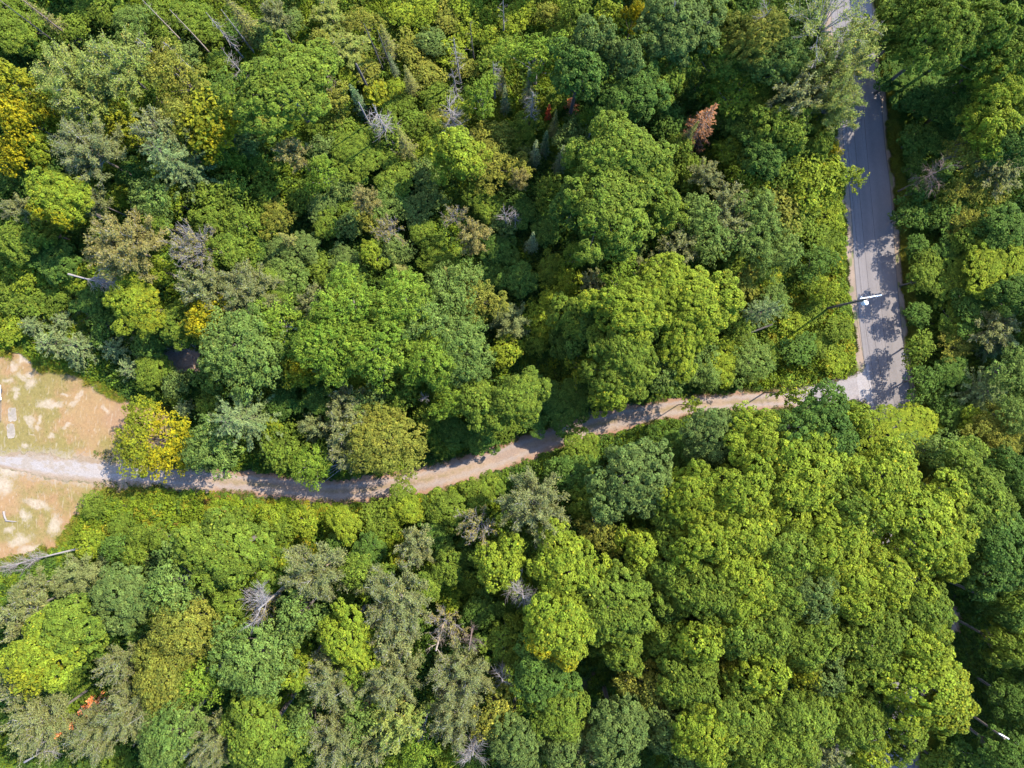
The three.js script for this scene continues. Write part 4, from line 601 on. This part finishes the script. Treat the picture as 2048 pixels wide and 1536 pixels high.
  for (let t = 0; t < 60000; t++) {
    const px = 190 + rng() * 1540, py = 740 + rng() * 270, d = driveDist(px, py); if (d < -9 || d > 16 || polyDist(CLEAR, px, py) < -2 && rng() < 0.6 || Math.abs(roadSide(px, py)) < 4) continue;
    if (d < 3 && fbm(px * 0.04, py * 0.04, 3) < 0.44 + Math.max(0, -d) * 0.02) continue;
    edge.push([gx(px), gz(py), 0.3 + 0.6 * rng(), 0.8 + 0.8 * rng(), rng() < 0.3 ? [0.15, 0.1, 0.03] : mix3([0.11, 0.125, 0.014], [0.065, 0.105, 0.014], rng()), 0.75 + 0.5 * rng(), rng() * 6.283]);
  }
  for (let t = 0; t < 30000; t++) {
    const px = -60 + rng() * 430, py = 680 + rng() * 470, d = polyDist(CLEAR, px, py); if (Math.abs(d) > 13 || driveDist(px, py) < 4) continue;
    if (d < 0 && fbm(px * 0.05, py * 0.05, 3) < 0.46 - d * 0.015) continue;
    edge.push([gx(px), gz(py), 0.5 + 0.9 * rng(), 1 + 1.1 * rng(), rng() < 0.3 ? [0.2, 0.16, 0.02] : mix3([0.15, 0.16, 0.014], [0.08, 0.12, 0.012], rng()), 0.75 + 0.5 * rng(), rng() * 6.283]);
  }
  make('grass', tuft, leafMat, edge, 'weedy grass fringe along the gravel driveway and round the clearing').userData.category = 'grass';
}

// ---------------------------------------------------------------- dead wood
// A standing snag seen from base (photo px at ground) with its height; branches are parts.
function branchGeo(seed, len, r, twigs) {
  const rng = rngOf(seed), W = new Wood(), tip = V(len, len * (rng() * 0.3 - 0.05), (rng() - 0.5) * len * 0.4), main = bend(V(0, 0, 0), tip, len * 0.55, rng, 5); W.tube(main, r, 0.008, 4);
  for (let k = 0; k < twigs; k++) { const a = main[1 + Math.floor(rng() * 3)], b = a.clone().add(V(len * (0.2 + 0.3 * rng()), (rng() - 0.4) * len * 0.4, (rng() - 0.5) * len * 0.7)); W.tube(bend(a, b, len * 0.3, rng, 2), r * 0.45, 0.006, 3); }
  return W.build();
}
const stubs = [1, 2, 3, 4].map((k) => branchGeo(500 + k, 1.25, 0.032, 3)), boughs = [1, 2, 3, 4, 5].map((k) => branchGeo(520 + k, 1.9, 0.045, 4)), arms = [1, 2, 3, 4].map((k) => branchGeo(540 + k, 3.2, 0.045, 20));
let seedNo = 900;
function snag(px, py, h, label, o = {}) {       // px, py: the top as the photo shows it
  if (o.group) h += 3; const [x, z] = up(px, py, h), rng = rngOf(seedNo++), y0 = groundY(x, z), g = thing(o.name ?? 'dead_snag', label, 'dead tree', x, y0, z, o.group);
  const W = new Wood(), lean = o.lean ?? [0, 0], tip = V(lean[0], h, lean[1]), r = o.r ?? 0.13; W.tube(bend(V(0, -0.3, 0), tip, 0.25, rng, 6), r, o.rt ?? 0.035, 7);
  const m = o.m ?? deadGrey; mesh('trunk', W.build(), m, g);
  const set = o.set ?? stubs, n = Math.round((o.n ?? 8) * (o.group ? 1.7 : 1.2));
  for (let k = 0; k < n; k++) {
    const t = lerp(o.from ?? 0.35, o.to ?? 0.97, (k + rng() * 0.6) / n), b = mesh('branch', set[Math.floor(rng() * set.length)], m, g), s = (o.s ?? 1) * (1.15 - 0.6 * t) * (0.7 + 0.6 * rng());
    b.position.set(lean[0] * t, h * t, lean[1] * t); b.rotation.set(0, o.az !== undefined ? o.az + (rng() - 0.5) * (o.fan ?? 2) : rng() * 6.283, (o.rise ?? 0.1) + (rng() - 0.5) * 0.6, 'YXZ'); b.scale.setScalar(s);
  }
  return g;
}
const SN = 'bare grey snags in the upper woods';
snag(3, 3, 9, 'bare brown trunk at the extreme upper left corner', { m: deadBrown, n: 2, group: SN });
snag(38, -6, 9, 'bare brown trunk just right of the upper left corner', { m: deadBrown, n: 2, group: SN });
snag(285, 0, 9, 'long straight bare trunk crossing green crowns at the top left edge', { m: deadTan, n: 5, s: 0.6, group: SN });
snag(340, 20, 9, 'slender bare trunk parallel and right of the longest top-left trunk', { m: deadTan, n: 5, s: 0.5, group: SN });
snag(413, 26, 9, 'grey snag with curved branch stubs along one side near the top edge', { n: 13, s: 1.1, az: -0.6, fan: 1.2, group: SN });
snag(443, 20, 8, 'thin grey snag close right of the stubby-branched snag', { n: 5, s: 0.6, group: SN });
snag(275, 77, 9, 'pale snag with tangled side branches above a yellow-green tree', { n: 14, s: 1, group: SN });
snag(328, 85, 8, 'branchy pale snag right of its tangled twin in the upper left', { n: 12, s: 0.9, group: SN });
snag(450, 106, 6, 'short thick branchy grey snag beside a big mid-green tree', { n: 14, s: 1, r: 0.16, group: SN });
snag(636, 122, 8, 'weathered snag with brown branches right of the big mid-green tree', { n: 10, s: 1.2, m: deadBrown, group: SN });
snag(728, 48, 9, 'dark bare trunk in the thin top middle woods', { m: barkDark, n: 3, group: SN });
snag(755, 60, 9, 'second dark bare trunk, right of the first in the top middle woods', { m: barkDark, n: 3, group: SN });
snag(712, 128, 6, 'short dark broken trunk above the lime shrub', { m: barkDark, n: 1, r: 0.2, rt: 0.14, group: SN });
snag(717, 204, 8, 'leaning grey pole-like trunk left of the long bare dead conifer', { n: 1, r: 0.15, rt: 0.08, group: SN });
snag(907, 76, 10, 'tall grey snag with short drooping branches in the upper middle', { n: 16, s: 0.9, rise: -0.4, group: SN });
snag(905, 142, 7, 'grey snag directly below the tall drooping-branched one', { n: 14, s: 1, rise: -0.4, group: SN });
snag(897, 206, 9, 'left of two dense grey snags standing side by side', { n: 22, s: 1.15, rise: -0.3, set: boughs.slice(0, 3), r: 0.12, group: SN });
snag(903, 222, 7, 'right of two dense grey snags standing side by side', { n: 14, s: 0.8, group: SN });
snag(986, 124, 8, 'pale thick snag with branches only on its right side', { n: 16, s: 1, az: 0, fan: 1.4, r: 0.17, group: SN });
snag(940, 44, 8, 'dark short trunk above a tan twiggy patch at the top edge', { m: barkDark, n: 3, group: SN });
snag(1006, -4, 8, 'grey trunk rising straight at the top edge centre', { n: 4, group: SN });
snag(1066, 184, 9, 'bare silvery dead spruce beside the blue-grey spruce', { n: 26, s: 1, rise: -0.25, from: 0.2, group: SN });
snag(1408, 40, 11, 'pale branchy snag in a dark gap left of the road top', { n: 18, s: 1.1, group: SN });
snag(1352, 4, 13, 'grey branchy snag at the top edge over a dark crown', { n: 16, s: 1.2, group: SN });
snag(782, 298, 2, 'broken stump at the foot of the long dead conifer', { n: 2, r: 0.16, rt: 0.1 });
snag(745, 208, 14, 'long bare dead conifer with many curved grey branches', { name: 'dead_conifer', n: 42, s: 1.1, set: boughs, from: 0.22, to: 0.85, r: 0.2, rise: -0.1, m: deadGrey });
snag(1046, 1196, 14, 'round tangle of bare pinkish branches between green crowns in the lower middle', { name: 'dead_tree', set: arms, n: 16, from: 0.72, s: 0.95, rise: 0.5, r: 0.2, rt: 0.08 });
snag(945, 1512, 13, 'bare branchy grey crown at the bottom edge beside the yellow-spotted tree', { name: 'dead_tree', set: arms, n: 18, from: 0.7, s: 1, rise: 0.5, r: 0.2, rt: 0.08 });
snag(518, 1218, 14, 'bare whitish dead crown with forked limbs in the lower left woods', { name: 'dead_tree', set: arms, n: 14, from: 0.7, s: 1.15, rise: 0.35, r: 0.22, rt: 0.08, az: 2.6, fan: 4 });
snag(938, 1300, 14, 'tall crooked bare trunk with forked top in the dark lower middle gap', { name: 'dead_tree', set: arms, n: 8, from: 0.6, s: 0.7, rise: 0.6, r: 0.18, m: deadBrown });
snag(872, 1300, 12, 'pale broken trunk standing among half-bare tan branches', { n: 10, s: 1.2, set: boughs, m: deadTan, r: 0.2, rt: 0.1 });
snag(1004, 1365, 12, 'drooping bare grey branches in the lower middle woods', { name: 'dead_tree', set: arms, n: 9, from: 0.75, s: 0.9, rise: -0.7, r: 0.14 });
snag(1892, 335, 10, 'bare branching brown tree in dark shade right of the road', { name: 'dead_tree', set: arms, n: 12, from: 0.5, s: 0.85, rise: 0.2, r: 0.12, m: deadBrown });
snag(1676, 1490, 15, 'pale bare branches poking from the bottom edge grey-green tree', { set: boughs, n: 12, from: 0.8, s: 1.1, rise: 0.4 });
snag(848, 795, 9, 'pale bare twig fan between green crowns above the driveway', { name: 'dead_tree', set: boughs, n: 14, from: 0.7, s: 0.9, rise: 0.8 });
snag(583, 687, 8, 'tangled bare grey twigs between bright green fine-leaved trees', { name: 'dead_tree', set: boughs, n: 18, from: 0.55, s: 0.9, rise: 0.3 });
snag(1010, 425, 9, 'small bare tree at the edge of the dark central hollow', { name: 'dead_tree', set: boughs, n: 12, from: 0.5, s: 1, rise: 0.4 });
snag(1030, 425, 8, 'thin pale snag right of the small bare tree by the dark hollow', { n: 12, s: 1 });
snag(1540, 20, 15, 'bare pale limbs at the top edge left of the road', { set: arms, n: 7, from: 0.8, s: 0.9, rise: 0.3 });
// leaning bare stems over the driveway
{
  const [x, z] = [gx(702), gz(922)], g = thing('leaning_bare_tree', 'leaning bundle of bare pale stems fanning left over the shaded driveway', 'dead tree', x, groundY(x, z), z), rng = rngOf(640);
  for (let k = 0; k < 13; k++) { const W = new Wood(), a = Math.PI + (k / 12 - 0.5) * 1.5, l = 2.6 + 2.6 * rng(); W.tube(bend(V(0, 0, 0), V(Math.cos(a) * l, 2.2 + 2.2 * rng(), Math.sin(a) * l * 0.9), 0.7, rng, 5), 0.075, 0.015, 5); mesh('stem', W.build(), barkPale, g); }
}
// fallen trunks and logs: from (px, py) to (px, py)
function log(name, label, x0, y0, x1, y1, r0, r1, lift0, lift1, m, twigs = 0, group) {
  const a = [gx(x0), gz(y0)], b = [gx(x1), gz(y1)], rng = rngOf(seedNo++), ya = groundY(...a) + lift0, yb = groundY(...b) + lift1, g = thing(name, label, name.includes('tree') ? 'fallen tree' : 'log', a[0], ya, a[1], group), end = V(b[0] - a[0], yb - ya, b[1] - a[1]);
  const W = new Wood(); W.tube(bend(V(0, 0, 0), end, r0 * 2.5, rng, 6), r0, r1, 8); mesh('trunk', W.build(), m, g);
  const dir = Math.atan2(-(b[1] - a[1]), b[0] - a[0]);
  for (let k = 0; k < twigs; k++) { const t = 0.45 + 0.55 * ((k + rng()) / twigs), q = mesh('branch', arms[k % arms.length], m, g); q.position.copy(end).multiplyScalar(t); q.rotation.set(0, dir + (rng() - 0.5) * 1.0, (rng() - 0.5) * 0.2, 'YXZ'); q.scale.setScalar(0.75 * (0.6 + 0.6 * rng())); }
  return g;
}
log('fallen_tree', 'long pale trunk leaning across the clearing edge with fanned bare branches', 196, 1086, 28, 1128, 0.15, 0.05, 1.7, 1.0, deadGrey, 16);
log('fallen_log', 'split pale log lying among shrubs below the driveway', 742, 1085, 652, 1130, 0.28, 0.2, 0.9, 0.9, deadTan, 0, 'pale logs below the driveway');
log('fallen_log', 'short pale log right of the split log below the driveway', 764, 1086, 738, 1108, 0.12, 0.08, 0.9, 0.9, deadTan, 0, 'pale logs below the driveway');
log('fallen_log', 'thin upright-lying log between yellow-green brambles below the clearing', 243, 1072, 252, 1142, 0.1, 0.08, 0.75, 0.75, deadBrown, 1, 'pale logs below the driveway');
log('fallen_log', 'pale log pointing right beside a fan of bare twigs', 276, 1128, 318, 1115, 0.11, 0.07, 0.8, 0.8, deadTan, 0, 'pale logs below the driveway');
log('fallen_log', 'pale stub of log at the upper right of a big green tree', 493, 1111, 513, 1106, 0.16, 0.14, 1.5, 1.5, deadGrey, 0, 'pale logs below the driveway');
log('fallen_log', 'brown log crossing behind the pale log stub', 510, 1122, 545, 1092, 0.12, 0.09, 1.2, 1.2, deadTan, 0, 'pale logs below the driveway');
log('fallen_log', 'grey log in deep shade right of the wires', 1938, 1186, 1992, 1206, 0.2, 0.15, 0.4, 0.4, deadGrey, 0);
log('fallen_log', 'dark grey log beside the pole in the lower right shade', 1966, 1474, 2018, 1514, 0.24, 0.18, 0.4, 0.4, deadGrey, 0);
log('fallen_log', 'whitish log on the shaded floor left of the driveway-side trees', 1066, 720, 1079, 706, 0.16, 0.12, 0.4, 0.4, deadGrey, 0);
log('fallen_tree', 'ribbed dead conifer trunk lying above a yellow-tipped tree', 222, 569, 292, 586, 0.12, 0.04, 8.5, 8.8, deadGrey, 14);
log('fallen_tree', 'dark thin trunk leaning down-left from the roadside pine', 1530, 652, 1424, 694, 0.12, 0.07, 2.5, 0.4, barkDark, 1);
log('driftwood', 'curved whitish dead branch lying on the clearing near the left edge', 9, 1022, 14, 1040, 0.14, 0.12, 0.12, 0.12, deadGrey, 0);
log('driftwood', 'short whitish branch joined below the curved one on the clearing', 12, 1041, 34, 1043, 0.11, 0.05, 0.1, 0.1, deadGrey, 0);
log('fallen_log', 'dead grey limb rising from the woods floor beside the brush', 668, 815, 690, 822, 0.16, 0.1, 1.2, 1.5, deadTan, 2);
log('fallen_log', 'pale broken trunk in the dark gap of the lower left woods', 428, 1438, 412, 1462, 0.3, 0.22, 6, 7, deadTan, 0);
log('fallen_tree', 'forked bare trunk left of the rust-red dead sapling', 150, 1410, 112, 1440, 0.16, 0.06, 13, 14, deadTan, 4);
log('fallen_tree', 'pale bare tip beyond the rust-red dead sapling', 178, 1424, 216, 1400, 0.14, 0.04, 11.5, 12.5, deadGrey, 3);
// brush pile and twig fan
{
  const heap = (name, label, px, py, w, d, n, m, seed) => { const x = gx(px), z = gz(py), g = thing(name, label, 'brush pile', x, groundY(x, z), z), rng = rngOf(seed); for (let k = 0; k < n; k++) { const b = mesh('branch', (k % 3 ? boughs : arms)[k % 4], m[k % m.length], g); b.position.set((rng() - 0.5) * w, 0.15 + rng() * 0.6, (rng() - 0.5) * d); b.rotation.set(0, rng() * 6.283, (rng() - 0.5) * 0.3, 'YXZ'); b.scale.setScalar(0.6 + 0.6 * rng()); } };
  heap('brush_pile', 'grey brush pile of dead branches on bare brown ground in the left woods', 355, 700, 4.2, 3.6, 46, [deadGrey, deadBrown, deadGrey], 71);
  heap('brush_pile', 'fan of bare pale twigs among yellow-green brambles below the clearing', 290, 1108, 2.2, 1.2, 16, [deadTan], 72);
  heap('brush_pile', 'grey twigs in the shadow left of the brush pile', 222, 640, 2.2, 1.5, 14, [deadGrey], 73);
}
// rocks in the shaded ground on the lower right
{
  const rockGeo = [1, 2, 3].map((s) => { const g = new THREE.IcosahedronGeometry(1, 2), p = g.attributes.position; for (let i = 0; i < p.count; i++) { const x = p.getX(i), y = p.getY(i), z = p.getZ(i), k = 0.75 + 0.5 * fbm(x * 1.4 + s * 7, y * 1.4 + z * 1.9 + s, 3); p.setXYZ(i, x * k, y * k * 0.6, z * k); } g.computeVertexNormals(); return g; });
  const rm = mat(0.12, 0.105, 0.1, 1), rng = rngOf(64), where = ['highest', 'second highest', 'third highest', 'fourth highest', 'fifth highest', 'sixth highest', 'lowest'];
  for (let k = 0; k < 7; k++) { const x = gx(1962 + rng() * 36), z = gz(1296 + k * 9), m = mesh('rock', rockGeo[k % 3], rm); m.position.set(x, groundY(x, z) + 0.1, z); m.scale.setScalar(0.28 + 0.25 * rng()); m.rotation.y = rng() * 6; tag(m, `${where[k]} grey rock of the loose heap in shade right of the wires`, 'rock', 'rocks in the shade'); }
}

// ---------------------------------------------------------------- utility poles and wires
const poleWood = mat(0.1, 0.075, 0.055, 1), armWood = mat(0.5, 0.49, 0.47, 0.7), steel = mat(0.62, 0.64, 0.66, 0.5, { metalness: 0.4 }), porcelain = mat(0.75, 0.76, 0.78, 0.25), wireMat = new THREE.MeshPhysicalMaterial({ color: 0x0c0c0d, roughness: 1, specularIntensity: 0 }), canMat = mat(0.66, 0.68, 0.7, 0.45);
function pole(tx, ty, h, turn, label, can) {
  const [x, z] = up(tx, ty, h), y = groundY(x, z), g = thing('utility_pole', label, 'utility pole', x, y, z); g.rotation.y = turn;
  const s = new THREE.CylinderGeometry(0.11, 0.17, h + 0.6, 14); s.translate(0, (h - 0.6) / 2, 0); mesh('shaft', s, poleWood, g);
  const arm = mesh('crossarm', new RoundedBoxGeometry(2.4, 0.13, 0.12, 2, 0.015), armWood, g); arm.position.set(0.55, h - 0.3, -0.17);
  for (const q of [-0.5, 0.35, 1.15, 1.65]) { const pin = new THREE.CylinderGeometry(0.015, 0.015, 0.14, 8); pin.translate(0, -0.09, 0); const ins = mesh('insulator', mergeGeometries([new THREE.LatheGeometry([[0.001, 0.13], [0.05, 0.12], [0.06, 0.07], [0.035, 0.05], [0.075, 0.02], [0.045, -0.02], [0.001, -0.02]].map((v) => new THREE.Vector2(...v)), 12), pin.toNonIndexed ? pin : pin]), porcelain, g); ins.position.set(q, h - 0.08, -0.17); }
  const br = mesh('brace', new THREE.BoxGeometry(0.9, 0.035, 0.02), steel, g); br.position.set(0.45, h - 0.65, -0.2); br.rotation.z = 0.7;
  if (can) {
    const c = new THREE.LatheGeometry([[0.001, -0.42], [0.2, -0.42], [0.23, -0.38], [0.23, 0.36], [0.25, 0.37], [0.25, 0.41], [0.2, 0.46], [0.001, 0.5]].map((v) => new THREE.Vector2(...v)), 22), t = mesh('transformer', c, canMat, g); t.position.set(0.16, h - 1.0, 0.42);
    for (const a of [-0.1, 0.1]) { const b = mesh('bushing', new THREE.LatheGeometry([[0.001, 0.22], [0.03, 0.2], [0.05, 0.14], [0.03, 0.12], [0.055, 0.05], [0.035, 0], [0.001, 0]].map((v) => new THREE.Vector2(...v)), 10), porcelain, t); b.position.set(a, 0.44, 0); }
    const k = mesh('bracket', new THREE.BoxGeometry(0.12, 0.5, 0.2), steel, g); k.position.set(0.08, h - 1, 0.2);
    const cut = mesh('fuse_cutout', new THREE.CylinderGeometry(0.03, 0.03, 0.4, 8), porcelain, g); cut.position.set(-0.3, h - 0.45, -0.3); cut.rotation.x = 0.5;
  }
  return g;
}
const T1 = [1733, 598], T2 = [1790, 858], T3 = [2008, 1476];
const P1 = pole(T1[0], T1[1], 11, 0.16, 'utility pole with white crossarm and grey transformer beside the road', true);
const P2 = pole(T3[0], T3[1], 11, -0.5, 'utility pole with pale crossarm in the lower right shade', false);
const PM = (() => { const [x, z] = up(T2[0], T2[1], 11); return V(x, 10.6, z); })();
{
  const out = (p, q) => V(q, 10.95, -0.17).applyAxisAngle(V(0, 1, 0), p.rotation.y).add(p.position);
  const wire = (a, b, sag, label, grp) => { const pts = []; for (let i = 0; i <= 24; i++) { const t = i / 24, v = a.clone().lerp(b, t); v.y -= sag * 4 * t * (1 - t); pts.push(v); } const W = new Wood(); W.tube(pts, 0.011, 0.011, 5); tag(mesh('overhead_wire', W.build(), wireMat), label, 'wire', grp); };
  const mid = (k) => PM.clone().add(V(k * 0.8, 0, 0));
  [[-0.5, 'left'], [0.35, 'middle'], [1.65, 'right']].forEach(([q, w], i) => {
    wire(out(P1, q), mid(i - 1), 0.6, `${w} wire running from the transformer pole down along the road`, 'overhead wires');
    wire(mid(i - 1), out(P2, q), 0.9, `${w} wire reaching the pole in the lower right shade`, 'overhead wires');
    wire(out(P1, q), out(P1, q).add(V(-4.5, 0, -62)), 0.9, `${w} wire running up the photo from the transformer pole`, 'overhead wires');
  });
  wire(P1.position.clone().add(V(0, 8.2, 0)), PM.clone().setY(8), 0.7, 'lowest slack cable below the transformer pole crossarm', 'overhead wires');
  wire(PM.clone().setY(8), P2.position.clone().add(V(0, 8.2, 0)), 1.0, 'lowest slack cable reaching the pole in the lower right shade', 'overhead wires');
}

// ---------------------------------------------------------------- things on the clearing
{
  const slabMat = new THREE.MeshStandardMaterial({ roughness: 1, map: texture(128, 192, (u, v) => { const n = fbm(u * 6, v * 9, 4), k = hash2(u * 128, v * 192); return mix3(mul3([0.185, 0.15, 0.112], 0.6 + 0.6 * n + 0.2 * (k - 0.5)), [0.12, 0.1, 0.045], smooth(vnoise(u * 5 + 3, v * 7), 0.7, 0.95) * 0.6); }) });
  [[25, 829, 'upper worn pale slab set in the dry lawn at the left edge'], [22, 862, 'lower worn pale slab set in the dry lawn at the left edge']].forEach(([px, py, label], i) => {
    const sh = new THREE.Shape(), rng = rngOf(31 + i); for (let k = 0; k < 40; k++) { const a = (k / 40) * 6.283, c = Math.cos(a), s = Math.sin(a), q = 0.86 + 0.22 * rng(), x = Math.sign(c) * Math.pow(Math.abs(c), 0.35) * 0.52 * q, y = Math.sign(s) * Math.pow(Math.abs(s), 0.35) * 0.92 * q; k ? sh.lineTo(x, y) : sh.moveTo(x, y); }
    const g = new THREE.ExtrudeGeometry(sh, { depth: 0.02, bevelEnabled: true, bevelSize: 0.03, bevelThickness: 0.015, bevelSegments: 2 }); g.rotateX(-Math.PI / 2); const m = mesh('stone_slab', g, slabMat); m.position.set(gx(px), 0.03, gz(py)); slabMat.map.wrapS = slabMat.map.wrapT = THREE.RepeatWrapping; slabMat.map.repeat.set(0.45, 0.45); slabMat.map.offset.set(0.5, 0.5); m.rotation.y = 0.06; tag(m, label, 'slab', 'pale slabs in the lawn');
  });
  // a small trailer cut by the left edge
  const x = gx(-16), z = gz(786), g = thing('utility_trailer', 'grey and white flat trailer cut off by the left edge of the photo', 'trailer', x, 0.05, z);
  const deck = mesh('deck', new RoundedBoxGeometry(3.3, 0.12, 1.55, 2, 0.03), mat(0.32, 0.33, 0.37, 0.6), g); deck.position.set(0, 0.62, -0.3);
  for (let k = 0; k < 9; k++) { const b = mesh('plank', new RoundedBoxGeometry(3.26, 0.035, 0.15, 1, 0.008), mat(0.12 + 0.02 * (k % 3), 0.12 + 0.02 * (k % 3), 0.14 + 0.02 * (k % 3), 0.8), g); b.position.set(0, 0.7, -0.98 + k * 0.168); }
  const gate = mesh('tailgate', new RoundedBoxGeometry(3.3, 0.5, 0.42, 3, 0.05), mat(0.5, 0.5, 0.5, 0.5), g); gate.position.set(0, 0.72, 0.72);
  const bar = mesh('bumper', new RoundedBoxGeometry(3.2, 0.1, 0.1, 2, 0.03), mat(0.03, 0.03, 0.03, 0.6), g); bar.position.set(0, 0.45, 1.0);
  for (const s of [-1, 1]) { const w = mesh('wheel', new THREE.TorusGeometry(0.22, 0.1, 10, 22), mat(0.02, 0.02, 0.02, 0.9), g); w.position.set(s * 1.35, 0.32, -0.3); w.rotation.y = Math.PI / 2; }
  const tr = mesh('drawbar', new RoundedBoxGeometry(0.07, 0.07, 2.6, 2, 0.02), mat(0.13, 0.1, 0.07, 0.8), g); tr.position.set(1.5, 0.4, 2.3);
}
renderer.render(scene, camera);
